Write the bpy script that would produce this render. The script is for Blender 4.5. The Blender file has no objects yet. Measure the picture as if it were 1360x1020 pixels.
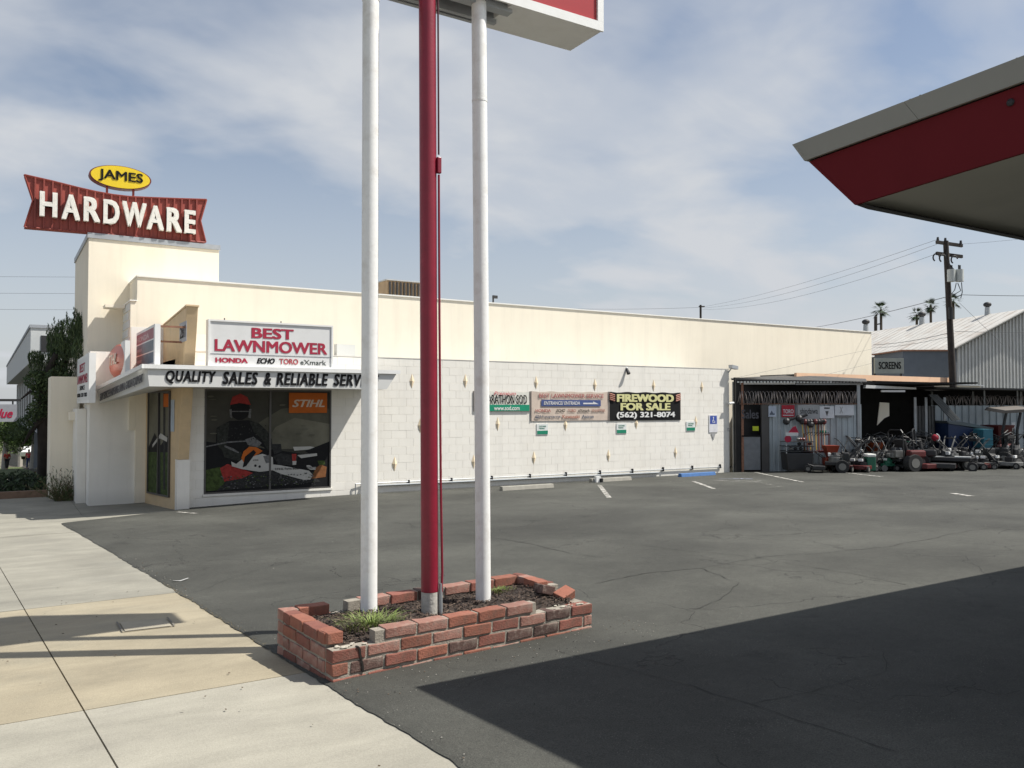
import bpy, math, random
from mathutils import Vector, Matrix
random.seed(7)
S = bpy.context.scene
COL = S.collection
rad = math.radians

# ---------------------------------------------------------------- camera, sky, sun, exposure
FPX = 1100.0                               # focal length in pixels of the 1360 px wide photograph
YAW = math.atan(1777 / FPX); PITCH = math.atan(30 / FPX); EYE = 1.55
cd = bpy.data.cameras.new('camera'); cam = bpy.data.objects.new('camera', cd); COL.objects.link(cam)
cam.location = (0, 0, EYE); cam.rotation_euler = (rad(90) + PITCH, 0, YAW - rad(90))
cd.sensor_width = 36; cd.lens = 36 * FPX / 1360; cd.clip_start = 0.05; cd.clip_end = 4000
S.camera = cam
FW = (math.cos(YAW), math.sin(YAW)); RT = (math.sin(YAW), -math.cos(YAW))
SUN_EL = rad(55)
W_ = bpy.data.worlds.new('World'); S.world = W_; W_.use_nodes = True
nt = W_.node_tree; N = nt.nodes; Lk = nt.links
bg = N['Background']; bg.inputs[1].default_value = 1.0
sky = N.new('ShaderNodeTexSky'); sky.sky_type = 'NISHITA'; sky.sun_disc = False
sky.sun_elevation = SUN_EL
sky.sun_rotation = math.atan2(RT[0], RT[1])
sky.air_density = 1.0; sky.dust_density = 1.6; sky.ozone_density = .9
sk = N.new('ShaderNodeVectorMath'); sk.operation = 'SCALE'; sk.inputs['Scale'].default_value = 0.090
Lk.new(sky.outputs[0], sk.inputs[0])
tc = N.new('ShaderNodeTexCoord'); sep = N.new('ShaderNodeSeparateXYZ'); Lk.new(tc.outputs['Generated'], sep.inputs[0])
def wmath(op, a, b=None, clamp=False):
    n = N.new('ShaderNodeMath'); n.operation = op; n.use_clamp = clamp
    for i, q in enumerate((a, b)):
        if q is None: continue
        if isinstance(q, (int, float)): n.inputs[i].default_value = q
        else: Lk.new(q, n.inputs[i])
    return n.outputs[0]
zz = wmath('ADD', wmath('ABSOLUTE', sep.outputs[2]), 0.28)      # project the directions onto a cloud deck
cx_ = wmath('DIVIDE', sep.outputs[0], zz); cy_ = wmath('DIVIDE', sep.outputs[1], zz)
cmb = N.new('ShaderNodeCombineXYZ'); Lk.new(cx_, cmb.inputs[0]); Lk.new(cy_, cmb.inputs[1]); cmb.inputs[2].default_value = 7.4
def wnoise(scale, detail, rough, dist, rot, sc):
    mp = N.new('ShaderNodeMapping'); mp.inputs['Rotation'].default_value = (0, 0, rot); mp.inputs['Scale'].default_value = sc
    Lk.new(cmb.outputs[0], mp.inputs[0])
    n = N.new('ShaderNodeTexNoise'); n.inputs['Scale'].default_value = scale; n.inputs['Detail'].default_value = detail
    n.inputs['Roughness'].default_value = rough; n.inputs['Distortion'].default_value = dist
    Lk.new(mp.outputs[0], n.inputs['Vector']); return n.outputs[0]
def wrange(v, a, b, c, d):
    n = N.new('ShaderNodeMapRange'); n.interpolation_type = 'SMOOTHSTEP'
    for i, q in enumerate((a, b, c, d)): n.inputs[1 + i].default_value = q
    Lk.new(v, n.inputs[0]); return n.outputs[0]
big = wrange(wnoise(1.15, 5, .5, .15, YAW, (1, 1.2, 1)), .40, .63, 0, 1)
fine = wrange(wnoise(2.7, 6, .52, .35, YAW + .3, (1, 1.5, 1)), .36, .70, 0.1, 1)
cl = wmath('MULTIPLY', wmath('ADD', wmath('MULTIPLY', big, .70), wmath('MULTIPLY', fine, .40)), .98, True)
veil = wrange(sep.outputs[2], 0.0, 0.42, .74, .12)               # the sky pales towards the horizon
cl2 = wmath('MAXIMUM', cl, veil)
mix = N.new('ShaderNodeMixRGB'); mix.inputs[2].default_value = (.49, .51, .54, 1)
Lk.new(cl2, mix.inputs[0]); Lk.new(sk.outputs[0], mix.inputs[1]); Lk.new(mix.outputs[0], bg.inputs[0])

sd = bpy.data.lights.new('sun', 'SUN'); sun = bpy.data.objects.new('sun', sd); COL.objects.link(sun)
sd.energy = 5.0; sd.angle = rad(0.5); sd.color = (1.0, .965, .90)
sv = Vector((RT[0] * math.cos(SUN_EL), RT[1] * math.cos(SUN_EL), math.sin(SUN_EL)))
sun.rotation_euler = sv.to_track_quat('Z', 'Y').to_euler(); sun.location = (20, -12, 30)
S.view_settings.view_transform = 'Standard'; S.view_settings.look = 'None'
S.view_settings.gamma = 1; S.view_settings.use_curve_mapping = False; S.view_settings.exposure = 0.36
S.render.engine = 'CYCLES'; S.render.resolution_x = 1024; S.render.resolution_y = 768

# ---------------------------------------------------------------- helpers
def ray(px, py):
    u = (px - 680) / FPX; v = (510 - py) / FPX
    d = math.cos(PITCH) - v * math.sin(PITCH); up = math.sin(PITCH) + v * math.cos(PITCH)
    return (FW[0] * d + RT[0] * u, FW[1] * d + RT[1] * u, up)
def onY(px, py, Y): r = ray(px, py); t = Y / r[1]; return Vector((r[0] * t, Y, EYE + r[2] * t))
def onX(px, py, X): r = ray(px, py); t = X / r[0]; return Vector((X, r[1] * t, EYE + r[2] * t))
def onD(px, py, d):
    r = ray(px, py); t = d / (r[0] * FW[0] + r[1] * FW[1]); return Vector((r[0] * t, r[1] * t, EYE + r[2] * t))
def Wd(s, d): return (FW[0] * d + RT[0] * s, FW[1] * d + RT[1] * s)   # across and away from the camera's street corner
def sstep(a, b, x):
    t = min(max((x - a) / (b - a), 0), 1); return t * t * (3 - 2 * t)
def g(x, y):                                # height of the ground: falls from the camera to the shop and on down the street
    z = -(min(max(y, 1), 19.4) - 1) * (0.0385 - 0.0058 * sstep(2, 8, x))
    if y > 24: z -= 0.054 * (min(y, 170) - 24) * (1 - sstep(2.2, 6, x))
    return z
def onG(px, py):
    r = ray(px, py); t = 3
    for i in range(60): t = .5 * t + .5 * (g(r[0] * t, r[1] * t) - EYE) / r[2]
    return Vector((r[0] * t, r[1] * t, EYE + r[2] * t))
def wloc(o):
    v = Vector((0, 0, 0))
    while o: v += o.location; o = o.parent
    return v

class MB:
    def __init__(s, tf=None): s.v = []; s.f = []; s.m = []; s.tf = tf
    def add(s, vs, fs, mi=0):
        b = len(s.v)
        for p in vs: s.v.append(tuple(s.tf(*p)) if s.tf else tuple(p))
        for f in fs: s.f.append([b + i for i in f]); s.m.append(mi)
        return s
    def box(s, x0, x1, y0, y1, z0, z1, mi=0):
        return s.add([(x0,y0,z0),(x1,y0,z0),(x1,y1,z0),(x0,y1,z0),(x0,y0,z1),(x1,y0,z1),(x1,y1,z1),(x0,y1,z1)],
              [(0,3,2,1),(4,5,6,7),(0,1,5,4),(1,2,6,5),(2,3,7,6),(3,0,4,7)], mi)
    def prism(s, pts, ex, mi=0):            # polygon pts swept along ex
        n = len(pts); ex = Vector(ex); a = [Vector(p) for p in pts]
        nn = Vector((0,0,0))
        for i in range(n): nn += a[i].cross(a[(i + 1) % n])
        if nn.dot(ex) > 0: a.reverse()
        b = [p + ex for p in a]
        fs = [list(range(n)), list(range(2 * n - 1, n - 1, -1))] + [(i, n + i, n + (i + 1) % n, (i + 1) % n)[::-1] for i in range(n)]
        fs = [fs[0], fs[1]] + [tuple(reversed(q)) for q in fs[2:]]
        fs = [fs[0], fs[1]] + [((i + 1) % n, i, n + i, n + (i + 1) % n) for i in range(n)]
        return s.add(a + b, fs, mi)
    def cyl(s, p0, p1, r0, r1=None, n=12, mi=0, cap=True):
        return s.tube([p0, p1], [r0, r0 if r1 is None else r1], n, mi, cap)
    def tube(s, path, r, n=6, mi=0, cap=True):
        P = [Vector(p) for p in path]; k = len(P)
        R = r if isinstance(r, (list, tuple)) else [r] * k
        vs = []; ref = None
        for i, p in enumerate(P):
            t = (P[min(i + 1, k - 1)] - P[max(i - 1, 0)]).normalized()
            if ref is None:
                ref = t.orthogonal().normalized()
                if abs(t.z) > .9: ref = (Vector((1,0,0)) - t * t.x).normalized()
            else: ref = (ref - t * ref.dot(t)).normalized()
            q = t.cross(ref)
            for j in range(n):
                an = 2 * math.pi * j / n; vs.append(p + (ref * math.cos(an) + q * math.sin(an)) * R[i])
        fs = [(i * n + j, i * n + (j + 1) % n, (i + 1) * n + (j + 1) % n, (i + 1) * n + j) for i in range(k - 1) for j in range(n)]
        if cap: fs += [tuple(range(n - 1, -1, -1)), tuple(range((k - 1) * n, k * n))]
        return s.add(vs, fs, mi)
    def ball(s, c, rx, ry=None, rz=None, n=10, mi=0):
        ry = ry or rx; rz = rz or rx; m = n // 2 + 1; vs = [(c[0], c[1], c[2] - rz)]; fs = []
        for i in range(1, m):
            a = -math.pi / 2 + math.pi * i / m
            for j in range(n):
                b = 2 * math.pi * j / n; vs.append((c[0] + rx * math.cos(a) * math.cos(b), c[1] + ry * math.cos(a) * math.sin(b), c[2] + rz * math.sin(a)))
        vs.append((c[0], c[1], c[2] + rz)); T = len(vs) - 1
        for j in range(n):
            fs.append((0, 1 + (j + 1) % n, 1 + j)); fs.append((T, T - n + j, T - n + (j + 1) % n))
            for i in range(m - 2): fs.append((1 + i * n + j, 1 + i * n + (j + 1) % n, 1 + (i + 1) * n + (j + 1) % n, 1 + (i + 1) * n + j))
        return s.add(vs, fs, mi)
    def build(s, name, mats, parent=None, local=False, smooth=False, bevel=0, kind=None, label=None):
        me = bpy.data.meshes.new(name)
        off = Vector((0,0,0)) if local or parent is None else wloc(parent)
        me.from_pydata([(p[0] - off.x, p[1] - off.y, p[2] - off.z) for p in s.v], [], s.f)
        for m in (mats if isinstance(mats, (list, tuple)) else [mats]): me.materials.append(m)
        me.polygons.foreach_set('material_index', s.m)
        if smooth: me.polygons.foreach_set('use_smooth', [True] * len(me.polygons))
        me.update()
        if smooth: me.set_sharp_from_angle(angle=rad(40))
        o = bpy.data.objects.new(name, me); COL.objects.link(o)
        if parent: o.parent = parent
        if bevel:
            b = o.modifiers.new('bevel', 'BEVEL'); b.width = bevel; b.segments = 2; b.limit_method = 'ANGLE'
        if kind: o['kind'] = kind
        if label: o['label'] = label
        return o

def thing(name, label, cat, loc=(0,0,0), rz=0, group=None):
    o = bpy.data.objects.new(name, None); COL.objects.link(o); o.empty_display_size = .2
    o.location = loc; o.rotation_euler = (0, 0, rz); o['label'] = label; o['category'] = cat
    if group: o['group'] = group
    return o
def tag(o, label, cat, group=None):
    o['label'] = label; o['category'] = cat
    if group: o['group'] = group
    return o
KIDS = {}
def dup(root, loc, rz, label, group=None, swap=None, scale=None):
    def cp(o, par):
        c = o.copy(); COL.objects.link(c)
        if par: c.parent = par
        if swap and o.type == 'MESH':
            me = o.data
            if any(m in swap for m in me.materials):
                key = (me.name, id(swap))
                if key not in KIDS:
                    k = me.copy()
                    for i, m in enumerate(k.materials):
                        if m in swap: k.materials[i] = swap[m]
                    KIDS[key] = k
                c.data = KIDS[key]
        for ch in list(o.children): cp(ch, c)
        return c
    r = cp(root, None); r.location = loc; r.rotation_euler = (0, 0, rz); r['label'] = label
    if scale: r.scale = scale
    if group: r['group'] = group
    return r

def text(parent, name, s, o, u, w, h, mat, v=(0,0,1), ext=.006, bold=0., shear=0., local=False, spacing=1.0, build=True):
    c = bpy.data.curves.new('t', 'FONT'); c.body = s; c.size = 1; c.extrude = .5; c.offset = min(bold, 0); c.shear = shear
    c.resolution_u = 3; c.space_character = spacing
    t = bpy.data.objects.new('t', c); COL.objects.link(t)
    dg = bpy.context.evaluated_depsgraph_get(); me = bpy.data.meshes.new_from_object(t.evaluated_get(dg))
    bpy.data.objects.remove(t); bpy.data.curves.remove(c)
    xs = [p.co.x for p in me.vertices]; ys = [p.co.y for p in me.vertices]
    x0, x1, y0, y1 = min(xs), max(xs), min(ys), max(ys)
    u = Vector(u).normalized(); v = Vector(v).normalized(); n = u.cross(v).normalized(); o = Vector(o)
    off = Vector((0,0,0)) if local or parent is None else wloc(parent)
    sh_ = [(0, 0)] if bold <= 0 else [(0, 0), (bold, bold * .5), (-bold, bold * .5), (bold, -bold * .5), (-bold, -bold * .5)]
    B = max(bold, 0); vs = []; fs = []; F_ = [tuple(p.vertices) for p in me.polygons]
    for k, (ax, ay) in enumerate(sh_):
        b0 = len(vs)
        for p in me.vertices:
            q = o + u * ((p.co.x + ax - x0 + B) / (x1 - x0 + 2 * B) * w) + v * ((p.co.y + ay - y0 + B * .5) / (y1 - y0 + B) * h) + n * ((p.co.z + .5) * ext * (1 + .04 * k))
            vs.append(q - off)
        fs += [tuple(b0 + i for i in f) for f in F_]
    bpy.data.meshes.remove(me); me = bpy.data.meshes.new(name); me.from_pydata(vs, [], fs)
    me.materials.clear(); me.materials.append(mat); me.name = name; me.update()
    ob = bpy.data.objects.new(name, me); COL.objects.link(ob)
    if parent: ob.parent = parent
    return ob

# ---------------------------------------------------------------- materials
MC = {}
def mat(name, col, rough=.8, var=.1, scale=3., bump=.0, bscale=60., metal=0., spec=.5, stain=None, sscale=1., samt=.5, coat=0., randv=0.):
    if name in MC: return MC[name]
    m = bpy.data.materials.new(name); m.use_nodes = True; t = m.node_tree; n = t.nodes; l = t.links
    b = n['Principled BSDF']; b.inputs['Roughness'].default_value = rough; b.inputs['Metallic'].default_value = metal
    b.inputs['Specular IOR Level'].default_value = spec; b.inputs['Coat Weight'].default_value = coat
    tcn = n.new('ShaderNodeTexCoord')
    no = n.new('ShaderNodeTexNoise'); no.inputs['Scale'].default_value = scale; no.inputs['Detail'].default_value = 6; no.inputs['Roughness'].default_value = .6
    l.new(tcn.outputs['Object'], no.inputs['Vector'])
    mr = n.new('ShaderNodeMapRange'); mr.inputs[1].default_value = .28; mr.inputs[2].default_value = .72
    mr.inputs[3].default_value = 1 - var; mr.inputs[4].default_value = 1 + var; l.new(no.outputs[0], mr.inputs[0])
    fac = mr.outputs[0]
    if randv:
        oi = n.new('ShaderNodeObjectInfo'); m2 = n.new('ShaderNodeMapRange'); m2.inputs[3].default_value = 1 - randv; m2.inputs[4].default_value = 1 + randv
        l.new(oi.outputs['Random'], m2.inputs[0]); mm = n.new('ShaderNodeMath'); mm.operation = 'MULTIPLY'
        l.new(fac, mm.inputs[0]); l.new(m2.outputs[0], mm.inputs[1]); fac = mm.outputs[0]
    sc = n.new('ShaderNodeVectorMath'); sc.operation = 'SCALE'; sc.inputs[0].default_value = col[:3]; l.new(fac, sc.inputs['Scale'])
    out = sc.outputs[0]
    if stain:
        n2 = n.new('ShaderNodeTexNoise'); n2.inputs['Scale'].default_value = sscale; n2.inputs['Detail'].default_value = 7; n2.inputs['Roughness'].default_value = .65
        l.new(tcn.outputs['Object'], n2.inputs['Vector'])
        r2 = n.new('ShaderNodeMapRange'); r2.inputs[1].default_value = .5; r2.inputs[2].default_value = .72; r2.inputs[3].default_value = 0; r2.inputs[4].default_value = samt
        l.new(n2.outputs[0], r2.inputs[0]); mx = n.new('ShaderNodeMixRGB'); l.new(r2.outputs[0], mx.inputs[0]); l.new(out, mx.inputs[1])
        mx.inputs[2].default_value = (*stain[:3], 1); out = mx.outputs[0]
    l.new(out, b.inputs['Base Color'])
    if bump:
        n3 = n.new('ShaderNodeTexNoise'); n3.inputs['Scale'].default_value = bscale; n3.inputs['Detail'].default_value = 4
        l.new(tcn.outputs['Object'], n3.inputs['Vector'])
        bp = n.new('ShaderNodeBump'); bp.inputs['Strength'].default_value = bump; bp.inputs['Distance'].default_value = .01
        l.new(n3.outputs[0], bp.inputs['Height']); l.new(bp.outputs[0], b.inputs['Normal'])
    MC[name] = m; return m
def paint(r, g_, b_, rough=.5, **k):
    return mat('paint_%03d_%03d_%03d' % (r * 999, g_ * 999, b_ * 999), (r, g_, b_), rough, var=k.pop('var', .06), scale=k.pop('scale', 8), **k)

def asphalt_mat():
    m = bpy.data.materials.new('asphalt'); m.use_nodes = True; t = m.node_tree; n = t.nodes; l = t.links; b = n['Principled BSDF']
    tcn = n.new('ShaderNodeTexCoord'); co = tcn.outputs['Object']
    def noise(sc, det=5, ro=.6, dist=0, st=None):
        q = n.new('ShaderNodeTexNoise'); q.inputs['Scale'].default_value = sc; q.inputs['Detail'].default_value = det; q.inputs['Roughness'].default_value = ro; q.inputs['Distortion'].default_value = dist
        if st:
            mp = n.new('ShaderNodeMapping'); mp.inputs['Scale'].default_value = st; l.new(co, mp.inputs[0]); l.new(mp.outputs[0], q.inputs['Vector'])
        else: l.new(co, q.inputs['Vector'])
        return q.outputs[0]
    def rng(v, a, c, d, e):
        q = n.new('ShaderNodeMapRange'); q.inputs[1].default_value = a; q.inputs[2].default_value = c; q.inputs[3].default_value = d; q.inputs[4].default_value = e; l.new(v, q.inputs[0]); return q.outputs[0]
    def mul(a, c, op='MULTIPLY'):
        q = n.new('ShaderNodeMath'); q.operation = op; l.new(a, q.inputs[0])
        if isinstance(c, (int, float)): q.inputs[1].default_value = c
        else: l.new(c, q.inputs[1])
        return q.outputs[0]
    grain = noise(120, 3, .85)
    f = mul(rng(grain, .32, .68, .50, 1.5), rng(noise(.33, 6, .6, .4), .34, .68, .74, 1.38))
    f = mul(f, rng(noise(.8, 7, .65, .3, (1, 1.2, 1)), .38, .68, .90, 1.16))
    f = mul(f, rng(noise(12, 6, .7), .35, .65, .92, 1.08))
    f = mul(f, rng(noise(1.7, 4, .5), .66, .74, 1, .72))
    # worn pale aggregate specks
    vo = n.new('ShaderNodeTexVoronoi'); vo.inputs['Scale'].default_value = 55; l.new(co, vo.inputs['Vector'])
    sp = mul(rng(vo.outputs['Distance'], .10, .16, 1, 0), rng(noise(2.2, 3), .5, .62, 0, 1))
    # cracks: warped voronoi borders, kept only in patches
    wn = n.new('ShaderNodeTexNoise'); wn.inputs['Scale'].default_value = 1.6; wn.inputs['Detail'].default_value = 5; l.new(co, wn.inputs['Vector'])
    ws = n.new('ShaderNodeVectorMath'); ws.operation = 'SCALE'; ws.inputs['Scale'].default_value = .9; l.new(wn.outputs['Color'], ws.inputs[0])
    wa = n.new('ShaderNodeVectorMath'); l.new(co, wa.inputs[0]); l.new(ws.outputs[0], wa.inputs[1])
    def crack(sc, wid, lo, hi, nsc):
        v2 = n.new('ShaderNodeTexVoronoi'); v2.feature = 'DISTANCE_TO_EDGE'; v2.inputs['Scale'].default_value = sc; l.new(wa.outputs[0], v2.inputs['Vector'])
        return mul(rng(v2.outputs['Distance'], 0, wid, 1, 0), rng(noise(nsc, 4), lo, hi, 0, 1))
    cr = mul(crack(.33, .0035, .42, .5, .4), crack(1.3, .008, .56, .62, .5), 'MAXIMUM')
    sc = n.new('ShaderNodeVectorMath'); sc.operation = 'SCALE'; sc.inputs[0].default_value = (.056, .056, .048); l.new(f, sc.inputs['Scale'])
    m1 = n.new('ShaderNodeMixRGB'); l.new(mul(sp, .75), m1.inputs[0]); l.new(sc.outputs[0], m1.inputs[1]); m1.inputs[2].default_value = (.26, .25, .22, 1)
    m2 = n.new('ShaderNodeMixRGB'); l.new(mul(cr, .85), m2.inputs[0]); l.new(m1.outputs[0], m2.inputs[1]); m2.inputs[2].default_value = (.02, .019, .017, 1)
    l.new(m2.outputs[0], b.inputs['Base Color']); b.inputs['Roughness'].default_value = .88; b.inputs['Specular IOR Level'].default_value = .35
    h = mul(mul(grain, .6), mul(cr, -1.5), 'ADD')
    bp = n.new('ShaderNodeBump'); bp.inputs['Strength'].default_value = .55; bp.inputs['Distance'].default_value = .006; l.new(h, bp.inputs['Height']); l.new(bp.outputs[0], b.inputs['Normal'])
    return m
def worn_paint(name, col, keep=.5):
    m = bpy.data.materials.new(name); m.use_nodes = True; t = m.node_tree; n = t.nodes; l = t.links; b = n['Principled BSDF']
    b.inputs['Base Color'].default_value = (*col, 1); b.inputs['Roughness'].default_value = .8
    tcn = n.new('ShaderNodeTexCoord'); q = n.new('ShaderNodeTexNoise'); q.inputs['Scale'].default_value = 7; q.inputs['Detail'].default_value = 8; q.inputs['Roughness'].default_value = .75
    l.new(tcn.outputs['Object'], q.inputs['Vector'])
    r = n.new('ShaderNodeMapRange'); r.inputs[1].default_value = 1 - keep - .06; r.inputs[2].default_value = 1 - keep + .06; r.inputs[4].default_value = .8; l.new(q.outputs[0], r.inputs[0]); l.new(r.outputs[0], b.inputs['Alpha'])
    return m
def brick_mat(name, col, pale):
    m = mat(name, col, .9, var=.22, scale=14, bump=.5, bscale=110, stain=(.30, .245, .205) if pale else (.13, .08, .06), sscale=16 if pale else 9, samt=.85, randv=.22); return m

M_asph = asphalt_mat()
M_white = mat('white_block_paint', (.83, .80, .73), .75, var=.035, scale=1.3, bump=.12, bscale=45, stain=(.62, .56, .46), sscale=.9, samt=.22, randv=.02)
M_grey_w = mat('grey_block_paint', (.70, .70, .66), .8, var=.05, scale=1.5, bump=.12, bscale=45)
def streaks(m, amt, sc=(2.2, 2.2, .16)):
    t = m.node_tree; n = t.nodes; l = t.links; b_ = n['Principled BSDF']; src = b_.inputs['Base Color'].links[0].from_socket
    ge = n.new('ShaderNodeNewGeometry'); mp = n.new('ShaderNodeMapping'); mp.inputs['Scale'].default_value = sc; l.new(ge.outputs['Position'], mp.inputs[0])
    q_ = n.new('ShaderNodeTexNoise'); q_.inputs['Scale'].default_value = 1.6; q_.inputs['Detail'].default_value = 8; q_.inputs['Roughness'].default_value = .7; l.new(mp.outputs[0], q_.inputs['Vector'])
    r_ = n.new('ShaderNodeMapRange'); r_.inputs[1].default_value = .48; r_.inputs[2].default_value = .72; r_.inputs[3].default_value = 1.0; r_.inputs[4].default_value = 1 - amt; l.new(q_.outputs[0], r_.inputs[0])
    sx_ = n.new('ShaderNodeSeparateXYZ'); l.new(ge.outputs['Position'], sx_.inputs[0]); r2 = n.new('ShaderNodeMapRange'); r2.inputs[1].default_value = -.62; r2.inputs[2].default_value = -.35; r2.inputs[3].default_value = .86; r2.inputs[4].default_value = 1.0; l.new(sx_.outputs[2], r2.inputs[0])
    mm = n.new('ShaderNodeMath'); mm.operation = 'MULTIPLY'; l.new(r_.outputs[0], mm.inputs[0]); l.new(r2.outputs[0], mm.inputs[1])
    v_ = n.new('ShaderNodeVectorMath'); v_.operation = 'SCALE'; l.new(src, v_.inputs[0]); l.new(mm.outputs[0], v_.inputs['Scale']); l.new(v_.outputs[0], b_.inputs['Base Color'])
streaks(M_white, .10)
M_mort = mat('painted_joint', (.76, .73, .66), .85, var=.06, scale=3)
M_cream = mat('cream_wall_paint', (.89, .815, .665), .8, var=.03, scale=.8, bump=.10, bscale=9, stain=(.80, .725, .58), sscale=.5, samt=.5)
streaks(M_cream, .07)
M_patch = mat('fresh_white_patch', (.84, .82, .76), .8, var=.03)
M_cap = mat('zinc_cap', (.40, .42, .44), .5, var=.12, scale=4, metal=.3)
M_tan = mat('tan_paint', (.60, .45, .27), .8, var=.08, scale=4, bump=.1, bscale=30, stain=(.45, .36, .26), sscale=3, samt=.4)
M_steel_w = mat('white_enamel', (.78, .78, .76), .42, var=.03, scale=5, bump=.05, bscale=30, stain=(.50, .46, .40), sscale=4, samt=.18)
M_awn = mat('awning_grey', (.62, .62, .60), .5, var=.05, scale=3, stain=(.4, .38, .34), sscale=3, samt=.25)
M_black = mat('black_paint', (.010, .010, .011), .7, var=.1, spec=.12)
M_red = mat('sign_red', (.34, .07, .05), .55, var=.12, scale=5, bump=.05)
M_polered = mat('pole_red', (.23, .012, .030), .38, var=.10, scale=7, bump=.12, bscale=60, stain=(.16, .01, .02), sscale=5, samt=.4)
M_letter = mat('white_channel_letter', (.78, .76, .70), .5, var=.10, scale=6, stain=(.40, .34, .26), sscale=6, samt=.55)
M_dark = paint(.02, .02, .022, .6)
M_metal = mat('galvanised_metal', (.36, .38, .39), .45, var=.12, scale=3, metal=.35, stain=(.28, .20, .14), sscale=2, samt=.25)
M_corr = mat('corrugated_steel', (.42, .47, .49), .5, var=.10, scale=1.5, metal=.25, stain=(.22, .20, .18), sscale=1.3, samt=.4)
M_rust = mat('rusty_steel', (.26, .13, .08), .8, var=.3, scale=12, bump=.2)
M_rub = mat('rubber', (.022, .022, .022), .85, var=.1)
M_wood = mat('creosote_wood', (.035, .028, .024), .9, var=.25, scale=6, bump=.4, bscale=30)
M_soil = mat('soil', (.04, .028, .021), .95, var=.4, scale=20, bump=.8, bscale=60)
M_mulch = mat('bark_mulch', (.06, .038, .027), .9, var=.4, scale=30, randv=.0)
M_bk = [brick_mat('brick_orange', (.27, .102, .066), 0), brick_mat('brick_red', (.215, .080, .058), 0), brick_mat('brick_pink', (.30, .15, .115), 1), brick_mat('brick_dark', (.095, .055, .045), 1)]
M_mortar = mat('mortar', (.29, .26, .215), .95, var=.18, scale=20, bump=.6, bscale=90)
M_conc = [mat('concrete_light', (.335, .315, .258), .85, var=.09, scale=1.6, bump=.25, bscale=140, stain=(.30, .28, .235), sscale=2.2, samt=.5),
          mat('concrete_tan', (.33, .285, .20), .85, var=.16, scale=1.1, bump=.25, bscale=140, stain=(.225, .205, .155), sscale=1.1, samt=.8),
          mat('concrete_grey', (.285, .27, .222), .85, var=.14, scale=1.2, bump=.25, bscale=140, stain=(.23, .22, .185), sscale=1.0, samt=.7)]
for m_ in M_conc:                                # long weather stains over the slabs
    t = m_.node_tree; n = t.nodes; l = t.links; b_ = n['Principled BSDF']; src = b_.inputs['Base Color'].links[0].from_socket
    ge = n.new('ShaderNodeNewGeometry'); mp = n.new('ShaderNodeMapping'); mp.inputs['Scale'].default_value = (.55, 1.5, 1); mp.inputs['Rotation'].default_value = (0, 0, .5); l.new(ge.outputs['Position'], mp.inputs[0])
    q_ = n.new('ShaderNodeTexNoise'); q_.inputs['Scale'].default_value = 1.3; q_.inputs['Detail'].default_value = 8; q_.inputs['Roughness'].default_value = .68; q_.inputs['Distortion'].default_value = .5; l.new(mp.outputs[0], q_.inputs['Vector'])
    r_ = n.new('ShaderNodeMapRange'); r_.inputs[1].default_value = .36; r_.inputs[2].default_value = .66; r_.inputs[3].default_value = 1.06; r_.inputs[4].default_value = .80; l.new(q_.outputs[0], r_.inputs[0])
    q2 = n.new('ShaderNodeTexNoise'); q2.inputs['Scale'].default_value = 90; q2.inputs['Detail'].default_value = 3; l.new(ge.outputs['Position'], q2.inputs['Vector'])
    r2 = n.new('ShaderNodeMapRange'); r2.inputs[1].default_value = .3; r2.inputs[2].default_value = .7; r2.inputs[3].default_value = .90; r2.inputs[4].default_value = 1.08; l.new(q2.outputs[0], r2.inputs[0])
    mm = n.new('ShaderNodeMath'); mm.operation = 'MULTIPLY'; l.new(r_.outputs[0], mm.inputs[0]); l.new(r2.outputs[0], mm.inputs[1])
    v_ = n.new('ShaderNodeVectorMath'); v_.operation = 'SCALE'; l.new(src, v_.inputs[0]); l.new(mm.outputs[0], v_.inputs['Scale']); l.new(v_.outputs[0], b_.inputs['Base Color'])
M_joint = mat('dirt_in_joint', (.075, .065, .05), .95)
M_leafd = mat('juniper_leaf', (.036, .064, .024), .8, var=.4, scale=2)
M_leafd2 = mat('juniper_leaf_light', (.075, .11, .038), .8, var=.4, scale=2)
M_leafg = mat('street_tree_leaf', (.095, .15, .030), .7, var=.35, scale=1)
M_grass = mat('grass_blade', (.19, .25, .055), .6, var=.3, scale=6)
M_grass2 = mat('grass_blade_pale', (.26, .34, .10), .6, var=.3, scale=6)
M_glass = mat('dark_glass', (.03, .035, .04), .08, var=.05, spec=.6)

# ---------------------------------------------------------------- ground, road, sidewalk
def sheet(name, xs, ys, zf, m, kind='structure'):
    b = MB(); nx = len(xs)
    b.add([(x, y, zf(x, y)) for y in ys for x in xs], [(j * nx + i, j * nx + i + 1, (j + 1) * nx + i + 1, (j + 1) * nx + i) for j in range(len(ys) - 1) for i in range(nx - 1)])
    return b.build(name, m, smooth=False, kind=kind)
M_earth = mat('far_ground', (.16, .14, .10), .95, var=.25, scale=.2, stain=(.07, .09, .03), sscale=.12, samt=.8)
sheet('ground', [-1200, -300, -80, -30, -12, -6, -3, 0, 1, 2, 2.6, 3.2, 4, 5, 6, 8, 12, 20, 35, 60, 120, 400, 1200],
      [-900, -200, -60, -20, 1, 5, 10, 15, 19.4, 24, 30, 40, 60, 90, 120, 170, 300, 800, 2200], lambda x, y: g(x, y) - .12, M_earth)
M_road = mat('road_asphalt', (.07, .068, .062), .9, var=.2, scale=1, bump=.4, bscale=160)
sheet('road', [-16, -12, -8, -4.25], [-40, 1, 8, 19.4, 24, 40, 70, 120, 170], lambda x, y: g(x, y) - .10, M_road)
kb = MB()
ysk = [-40, 1, 8, 19.4, 24, 40, 70, 120, 170]
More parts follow.
